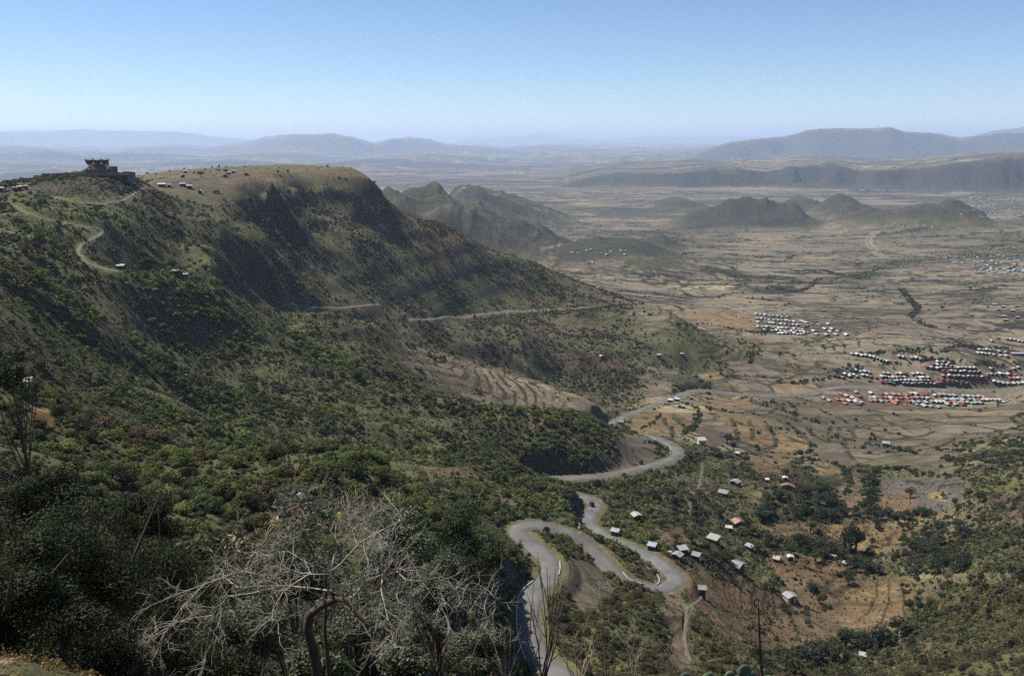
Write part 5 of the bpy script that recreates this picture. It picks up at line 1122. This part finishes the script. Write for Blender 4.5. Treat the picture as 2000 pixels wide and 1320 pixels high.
big_tree(930, 1270, 22, 1.1, 13000, .07, 'dry bush near the bottom centre left of the road', 510, gl3, 22, .26)
big_tree(440, 1090, 26, 1.3, 14000, .08, 'small dark tree between the dark grove and the bare tree', 511, gl, 20)
big_tree(900, 1070, 70, 5.2, 26000, .25, 'big dark tree standing just left of the first road bend', 512, gl, 24)
big_tree(780, 1060, 62, 4.2, 22000, .24, 'broad tree left of the big dark one by the road bend', 513, gl2, 22)
big_tree(800, 1290, 17, 1.0, 8000, .09, 'low dry bush at the bottom edge right of the crooked trunk', 514, gl3, 16)
big_tree(610, 1300, 12, .8, 7000, .07, 'low bush at the foot of the crooked trunk', 515, gl2, 14)
big_tree(22, 735, 46, 1.5, 2600, .15, 'slender see-through tree at the left edge above the dark grove', 516, gl2, 14, .25, (.8, .8, 1.5))
# bare tree
pale_bark = mat('pale_bark', (.27, .235, .185), .75, .25, 14); dark_bark = mat('dark_bark', (.080, .054, .041), .85, .4, 8)
g = random.Random(77)
RT = 8.6; base = pt(624, 1345, RT); gzb = gz_(base[0], base[1])
BT = empty('bare_tree', (base[0], base[1], gzb)); tag(BT, 'leafless crooked tree with pale tangled twigs in the centre foreground', 'tree')
def L3(pts, d0=0, d1=0):
    out = []
    for i, (a, b) in enumerate(pts):
        t_ = i/max(1, len(pts)-1); p = pt(a, b, RT+d0+(d1-d0)*t_); out.append(p-np.array([base[0], base[1], gzb]))
    return out
tr_ = L3([(622,1345),(618,1300),(612,1268),(600,1229),(603,1202),(624,1184),(658,1168)]); tr_[0][2] = -.3
tubes('trunk', [(tr_, [.070, .064, .058, .050, .052, .046, .042]), (L3([(645,1345),(640,1290),(634,1230),(636,1180),(637,1117),(609,1077),(591,1041),(585,1023)], .3, .6), [.030, .028, .024, .022, .018, .013, .010, .006])], dark_bark, 8, BT)
tubes('broken_limb', [(L3([(655,1168),(679,1172),(700,1202),(724,1223)], 0, -.25), [.034, .038, .028, .014])], dark_bark, 7, BT)
LIMB = [([(657,1169),(655,1155),(650,1132),(647,1114),(650,1083),(667,1065),(648,1044),(640,1030)], .026, 0, .5), ([(647,1114),(667,1099),(703,1059),(733,1041),(776,1023),(790,1012)], .018, .1, -.6),
 ([(650,1132),(639,1120),(606,1118),(570,1141),(548,1159),(535,1190),(530,1208),(545,1216)], .014, 0, -.7), ([(679,1171),(688,1165),(718,1138),(736,1126),(770,1112)], .036, 0, .2),
 ([(770,1112),(794,1129),(824,1141),(855,1180),(879,1214)], .014, .2, -.3), ([(748,1124),(745,1147),(752,1193),(764,1235),(772,1262)], .017, .1, -.6), ([(755,1122),(785,1153),(803,1180),(810,1200)], .012, .2, .5),
 ([(656,1159),(648,1150),(612,1146),(551,1147),(500,1146),(467,1147),(430,1129),(400,1138),(345,1160),(300,1185)], .017, 0, 1.2), ([(551,1148),(491,1159),(445,1162),(418,1199),(406,1247),(400,1290)], .011, .3, .2),
 ([(606,1119),(594,1120),(548,1102),(518,1059),(519,1040)], .012, .2, .5), ([(548,1102),(500,1120),(470,1110),(440,1125)], .009, .3, .8), ([(630,1110),(600,1095),(560,1075),(520,1085),(490,1080)], .010, .1, .6),
 ([(700,1062),(690,1030),(686,1005)], .008, 0, .3), ([(650,1083),(690,1085),(720,1070),(770,1078),(795,1080)], .011, .1, .9), ([(770,1112),(820,1120),(870,1135),(910,1150),(960,1165),(990,1190)], .012, .2, .9), ([(855,1180),(900,1190),(940,1210),(975,1260)], .009, 0, .5),
 ([(400,1138),(360,1180),(320,1240),(300,1290)], .009, .8, .6), ([(418,1199),(370,1210),(310,1230),(250,1280)], .009, .4, .9), ([(591,1041),(600,1010),(580,985),(590,965)], .008, .5, .6), ([(667,1065),(700,1050),(710,1010),(735,1000)], .008, .3, .1), ([(640,1100),(700,1110),(720,1180),(730,1290)], .008, .4, .4)]
segs = []; twigs = []; tips = []
def grow(P, r0_, n_, L_, depth):
    """side twigs from the polyline P"""
    P = [np.array(p) for p in P]; tot = len(P)-1
    for _ in range(n_):
        t_ = g.uniform(.25, 1)*tot; i = min(int(t_), tot-1); f = t_-i; s0 = P[i]*(1-f)+P[i+1]*f; dr_ = P[i+1]-P[i]; dr_ = dr_/(np.linalg.norm(dr_)+1e-9)
        d_ = dr_*g.uniform(.3, 1.0)+np.array([g.gauss(0, .55), g.gauss(0, .45), g.gauss(0.08, .55)]); d_ /= np.linalg.norm(d_)
        pts_ = [s0]; k = g.randint(3, 5); l_ = L_*g.uniform(.5, 1.2)
        for j in range(k):
            d_ = d_+np.array([g.gauss(0, .25), g.gauss(0, .25), g.gauss(.02, .25)]); d_ /= np.linalg.norm(d_); pts_.append(pts_[-1]+d_*l_/k)
        rr3 = [r0_*(1-.75*j/k) for j in range(k+1)]; (segs if depth == 0 else twigs).append((pts_, rr3)); tips.append(pts_[-1])
        if depth < 2: grow(pts_, r0_*.6, 4 if depth == 0 else 2, L_*.55, depth+1)
limb_segs = []
for pts, r0_, d0, d1 in LIMB:
    P = L3(pts, d0, d1); P = [np.array(p)+np.array([g.gauss(0, .008), g.gauss(0, .03), g.gauss(0, .008)]) for p in P]
    r0_ *= .72; limb_segs.append((P, [r0_*(1-.7*i/(len(P)-1)) for i in range(len(P))]))
    grow(P, max(.0045, r0_*.30), 9+int(len(P)*1.3), .40, 0)
for sgm in limb_segs[:12]: tubes('limb', [sgm], pale_bark, 6, BT)
tw_o = tubes('twigs', limb_segs[12:]+segs+twigs, pale_bark, 4, BT)
# few remaining leaves: pale, yellow, orange
g2 = np.random.default_rng(9)
def leaf_group(name, cs, n_, spread, size, colr, parent):
    P = np.concatenate([np.array(c)[None]+g2.normal(size=(n_, 3))*spread for c in cs]); Nn = unit(len(P), g2); V1, Q1 = leaf_quads(P, Nn, size*(.6+.8*g2.random(len(P))), g2, .5)
    return link_mesh(name, fastmesh(name, V1, Q1, leafmat(name+'_mat', colr, .3, .5, .4, .3)), parent)
off = np.array([base[0], base[1], gzb])
leaf_group('pale_leaves', [pt(a, b, RT+.4)-off for a, b in [(560,975),(580,968),(600,985),(545,985),(620,990),(650,975),(665,985),(575,1000),(600,960),(555,1005),(640,998),(780,1003)]], 14, .05, .065, (.16, .17, .12), BT)
leaf_group('dry_leaves', [pt(a, b, RT+.3)-off for a, b in [(450,1055),(465,1050),(455,1065),(475,1060),(530,1010),(700,1035),(715,1030),(550,1050)]], 12, .05, .06, (.28, .22, .12), BT)
leaf_group('yellow_leaves', [pt(a, b, RT+.2)-off for a, b in [(535,1025),(667,1003),(483,1092),(590,1178)]], 4, .02, .06, (.38, .26, .05), BT)
leaf_group('orange_leaves', [pt(a, b, RT)-off for a, b in [(789,1010),(572,998)]], 5, .015, .05, (.50, .12, .04), BT)
# dead upright stems in front of the road
stem_m = mat('dry_stem', (.085, .065, .05), .9, .3, 10); pale_stem = mat('pale_stem', (.20, .17, .13), .9, .3, 10)
def stems(name, bx, by, r, tops, label, m, rad=.008, fork=3):
    b0 = pt(bx, by, r); gz0 = gz_(b0[0], b0[1]); o = empty(name, (b0[0], b0[1], gz0)); tag(o, label, 'dry plant', None); off_ = np.array([b0[0], b0[1], gz0]); sg = []
    for tx, ty in tops:
        e_ = pt(tx, ty, r+g.uniform(-.3, .3))-off_; s0 = np.array([g.gauss(0, .04), g.gauss(0, .04), -.1]); st_ = pt(bx+g.uniform(-6, 6), by, r)-off_
        m1 = st_*.55+e_*.45+np.array([g.gauss(0, .04), g.gauss(0, .04), 0]); P = [s0, st_*.5+s0*.5+np.array([g.gauss(0, .03), 0, 0]), st_, m1, e_]; sg.append((P, [rad*1.3, rad*1.2, rad, rad*.7, rad*.3]))
        for _ in range(fork):
            f = g.uniform(.2, .85); q0 = st_*(1-f)+e_*f if f > .5 else st_+(m1-st_)*f*2; d_ = (e_-st_); l_ = np.linalg.norm(d_); q1 = q0+d_*g.uniform(.2, .4)+np.array([g.gauss(0, .09)*l_, g.gauss(0, .09)*l_, 0]); sg.append(([q0, (q0+q1)/2+np.array([g.gauss(0, .01), 0, .01]), q1], [rad*.55, rad*.4, rad*.2]))
    tubes('stem', sg, m, 5, o); return o
stems('dead_shrub', 1062, 1330, 7.5, [(1042,1140),(1055,1105),(1068,1108),(1085,1110),(1098,1140),(1108,1150),(1035,1180),(1092,1125),(1075,1160)], 'dead shrub of dark upright stems in front of the nearest road', stem_m, .010, 3)
stems('dry_flower_stalks', 1185, 1335, 8.5, [(1165,1150),(1175,1145),(1188,1150),(1158,1165),(1195,1155),(1180,1200)], 'thin dry stalks with a pale seed head right of the dead shrub', stem_m, .006, 1)
stems('dry_stalks', 1130, 1335, 6.5, [(1120,1230),(1140,1215),(1160,1240),(1105,1250),(1150,1200),(1090,1270)], 'slanting dry stalks at the bottom edge left of the seed head', pale_stem, .006, 2)
stems('dry_stalks', 1235, 1335, 7.0, [(1225,1220),(1250,1210),(1240,1180),(1215,1240),(1262,1235)], 'slanting dry stalks at the bottom edge right of the seed head', pale_stem, .006, 2)
stems('dry_stalks', 990, 1335, 9.0, [(960,1240),(985,1225),(1005,1250),(940,1270),(970,1200),(1015,1290)], 'pale dry stalks at the bottom edge left of the nearest road', pale_stem, .006, 3)
stems('thin_reed', 1316, 1335, 6.0, [(1315,1225)], 'single thin reed standing left of the agave flower stalk', stem_m, .004, 0)
sh = pt(1180, 1143, 8.5); q_ = np.array([sh+g2.normal(size=3)*np.array([.045, .045, .02]) for _ in range(90)]); V1, Q1 = leaf_quads(q_, unit(90, g2), np.full(90, .022), g2, .7)
o = link_mesh('seed_head', fastmesh('seed_head', V1, Q1, leafmat('seed_head_mat', (.25, .23, .19), .3, .8, .1, .2))); par_ = [q for q in S.collection.objects if q.name == 'dry_flower_stalks'][0]; o.parent = par_; o.location = -Vector(par_.location)
# agave flower stalk
ab = pt(1490, 1340, 6.6); gza = gz_(ab[0], ab[1]); AG = empty('agave_flower_stalk', (ab[0], ab[1], gza)); tag(AG, 'dark agave flower stalk with clustered pods at the bottom edge right of centre', 'plant'); offa = np.array([ab[0], ab[1], gza])
def A3(a, b, dd=0): return pt(a, b, 6.6+dd)-offa
tubes('stalk', [([np.array([0, 0, -.1]), A3(1490,1340), A3(1485,1270), A3(1482,1220), A3(1481,1172)], [.02, .016, .013, .010, .004])], stem_m, 7, AG)
brs = [(1482,1186,1470,1178),(1482,1190,1498,1182),(1482,1196,1463,1196),(1482,1200,1500,1188),(1483,1215,1458,1228),(1483,1222,1506,1212),(1484,1232,1466,1226),(1484,1240,1500,1232),(1485,1252,1520,1250),(1485,1250,1455,1253),(1486,1262,1465,1258),(1488,1290,1475,1282),(1489,1302,1510,1302)]
for a, b, c_, d_ in brs:
    dd = g.uniform(-.08, .08); P = [A3(a, b), A3((a+c_)/2, (b+d_)/2+2, dd/2), A3(c_, d_, dd)]; bo = tubes('branch', [(P, [.005, .004, .0035])], stem_m, 5, AG)
    pts_ = np.array([P[2]+g2.normal(size=3)*np.array([.02, .02, .012]) for _ in range(16)]+[P[1]+g2.normal(size=3)*.008 for _ in range(4)]); sg = [([p_, p_+np.array([g.gauss(0, .006), g.gauss(0, .006), .022])], [.0045, .002]) for p_ in pts_]; tubes('pods', sg, mat('pod', (.05, .04, .032), .8, .3, 20), 5, bo)
# prickly pear pads
cact = mat('cactus_skin', (.10, .13, .075), .6, .25, 6)
PG = empty('prickly_pear', tuple(pt(1420, 1400, 4.6))); tag(PG, 'pale green prickly pear pads peeping over the bottom frame edge', 'cactus')
PG.location.z = gz_(PG.location.x, PG.location.y); lo = np.array(PG.location)
for a, b, w_, h_, tl in [(1341,1320,.035,.06,.3),(1378,1322,.04,.055,-.4),(1392,1318,.02,.06,.5),(1425,1317,.035,.055,0),(1456,1312,.045,.085,.15),(1464,1318,.03,.06,-.3),(1500,1324,.04,.05,.2)]:
    c = pt(a, b+8, 4.6)-lo; V1 = []; F1 = []; k1, k2 = 10, 14
    for i in range(k1+1):
        ph = math.pi*i/k1
        for j in range(k2):
            t_ = 2*math.pi*j/k2; x, y, z = math.sin(ph)*math.cos(t_)*w_*(1-.15*math.cos(ph)), math.sin(ph)*math.sin(t_)*.012, -math.cos(ph)*h_; V1.append((c[0]+x*math.cos(tl)-z*math.sin(tl), c[1]+y, c[2]+x*math.sin(tl)+z*math.cos(tl)))
    for i in range(k1):
        for j in range(k2): F1.append((i*k2+j, i*k2+(j+1) % k2, (i+1)*k2+(j+1) % k2, (i+1)*k2+j))
    mk('pad', V1, F1, cact, PG, True)
tubes('stem', [([(0, 0, -.1), (.02, 0, .3), (0, 0, float((pt(1420, 1330, 4.6)-lo)[2]))], [.05, .045, .04])], cact, 8, PG)
# ground cover and rock at the lower left edge
def fore_scatter(name, n_, box, r0_, r1_, smin, smax, colr, label, cat, seed):
    g_ = np.random.default_rng(seed); px = g_.uniform(box[0], box[1], n_); th, _ = ray(px, 1200+0*px); r = np.exp(g_.uniform(math.log(r0_), math.log(r1_), n_)); x, y = r*np.sin(th), r*np.cos(th); z = zat(x, y); V1 = []; 
    s = g_.uniform(smin, smax, n_); K = 26; P = np.repeat(np.stack([x, y, z], -1), K, 0)+g_.normal(size=(n_*K, 3))*np.repeat(s, K)[:, None]*np.array([.5, .5, .35])+np.array([0, 0, 1])*np.repeat(s, K)[:, None]*.4
    V1, Q1 = leaf_quads(P, unit(n_*K, g_), np.repeat(s, K)*.35*(.5+g_.random(n_*K)), g_, .5); o = link_mesh(name, fastmesh(name, V1, Q1, leafmat(name+'_mat', colr, .3, .6, .3, .5))); tag(o, label, cat, kind='stuff'); return o
fore_scatter('undergrowth', 5200, (-150, 2100), 16, 62, .25, .9, (.042, .045, .020), 'tangled low undergrowth on the slope just below the viewpoint', 'undergrowth', 31)
fore_scatter('undergrowth', 900, (330, 2100), 3.2, 16, .08, .25, (.045, .042, .020), 'leafy undergrowth right below the viewpoint', 'undergrowth', 32)
fore_scatter('dry_grass', 260, (-200, 200), 5, 10, .03, .09, (.22, .14, .05), 'dry ochre grass on the ledge in the lower left corner', 'grass', 33)
def rock(px, py, r, s, seed, label):
    g_ = np.random.default_rng(seed); bm = bmesh.new(); bmesh.ops.create_icosphere(bm, subdivisions=3, radius=1)
    for v_ in bm.verts:
        c = np.array(v_.co); d_ = .75+.5*float(fbm(np.array([c[0]*1.5+seed]), np.array([c[1]*1.5+c[2]]), 3, seed)[0]); v_.co = Vector((c[0]*d_*s*1.3, c[1]*d_*s, c[2]*d_*s*.6))
    me = bpy.data.meshes.new('boulder'); bm.to_mesh(me); bm.free(); me.materials.append(mat('rock_ochre', (.17, .12, .075), .9, .4, 5)); o = bpy.data.objects.new('boulder', me); S.collection.objects.link(o); p_ = pt(px, py, r); o.location = (p_[0], p_[1], gz_(p_[0], p_[1])); tag(o, label, 'rock'); return o
rock(12, 1296, 6.7, .05, 3, 'small ochre rock at the left frame edge')


# ------------------------------------------------------------------ haze: one closed box of even air
hm = bpy.data.materials.new('haze'); hm.use_nodes = True; ht = hm.node_tree; ht.nodes.clear()
ho = ht.nodes.new('ShaderNodeOutputMaterial'); pv = ht.nodes.new('ShaderNodeVolumePrincipled')
pv.inputs['Color'].default_value = (.62, .76, 1.0, 1); pv.inputs['Density'].default_value = 6.3e-5; pv.inputs['Anisotropy'].default_value = 0.2
ht.links.new(pv.outputs[0], ho.inputs['Volume'])
b_ = 95000; z0 = float(ZZ.min())-1.5; z1 = max(float(ZZ.max())+20, 30)
vs = [(-b_, -b_, z0), (b_, -b_, z0), (b_, b_, z0), (-b_, b_, z0), (-b_, -b_, z1), (b_, -b_, z1), (b_, b_, z1), (-b_, b_, z1)]
hz = mk('haze', vs, [(0, 3, 2, 1), (4, 5, 6, 7), (0, 1, 5, 4), (1, 2, 6, 5), (2, 3, 7, 6), (3, 0, 4, 7)], hm)
tag(hz, kind='stuff')
print('verts', len(V), 'z', ZZ.min(), ZZ.max())
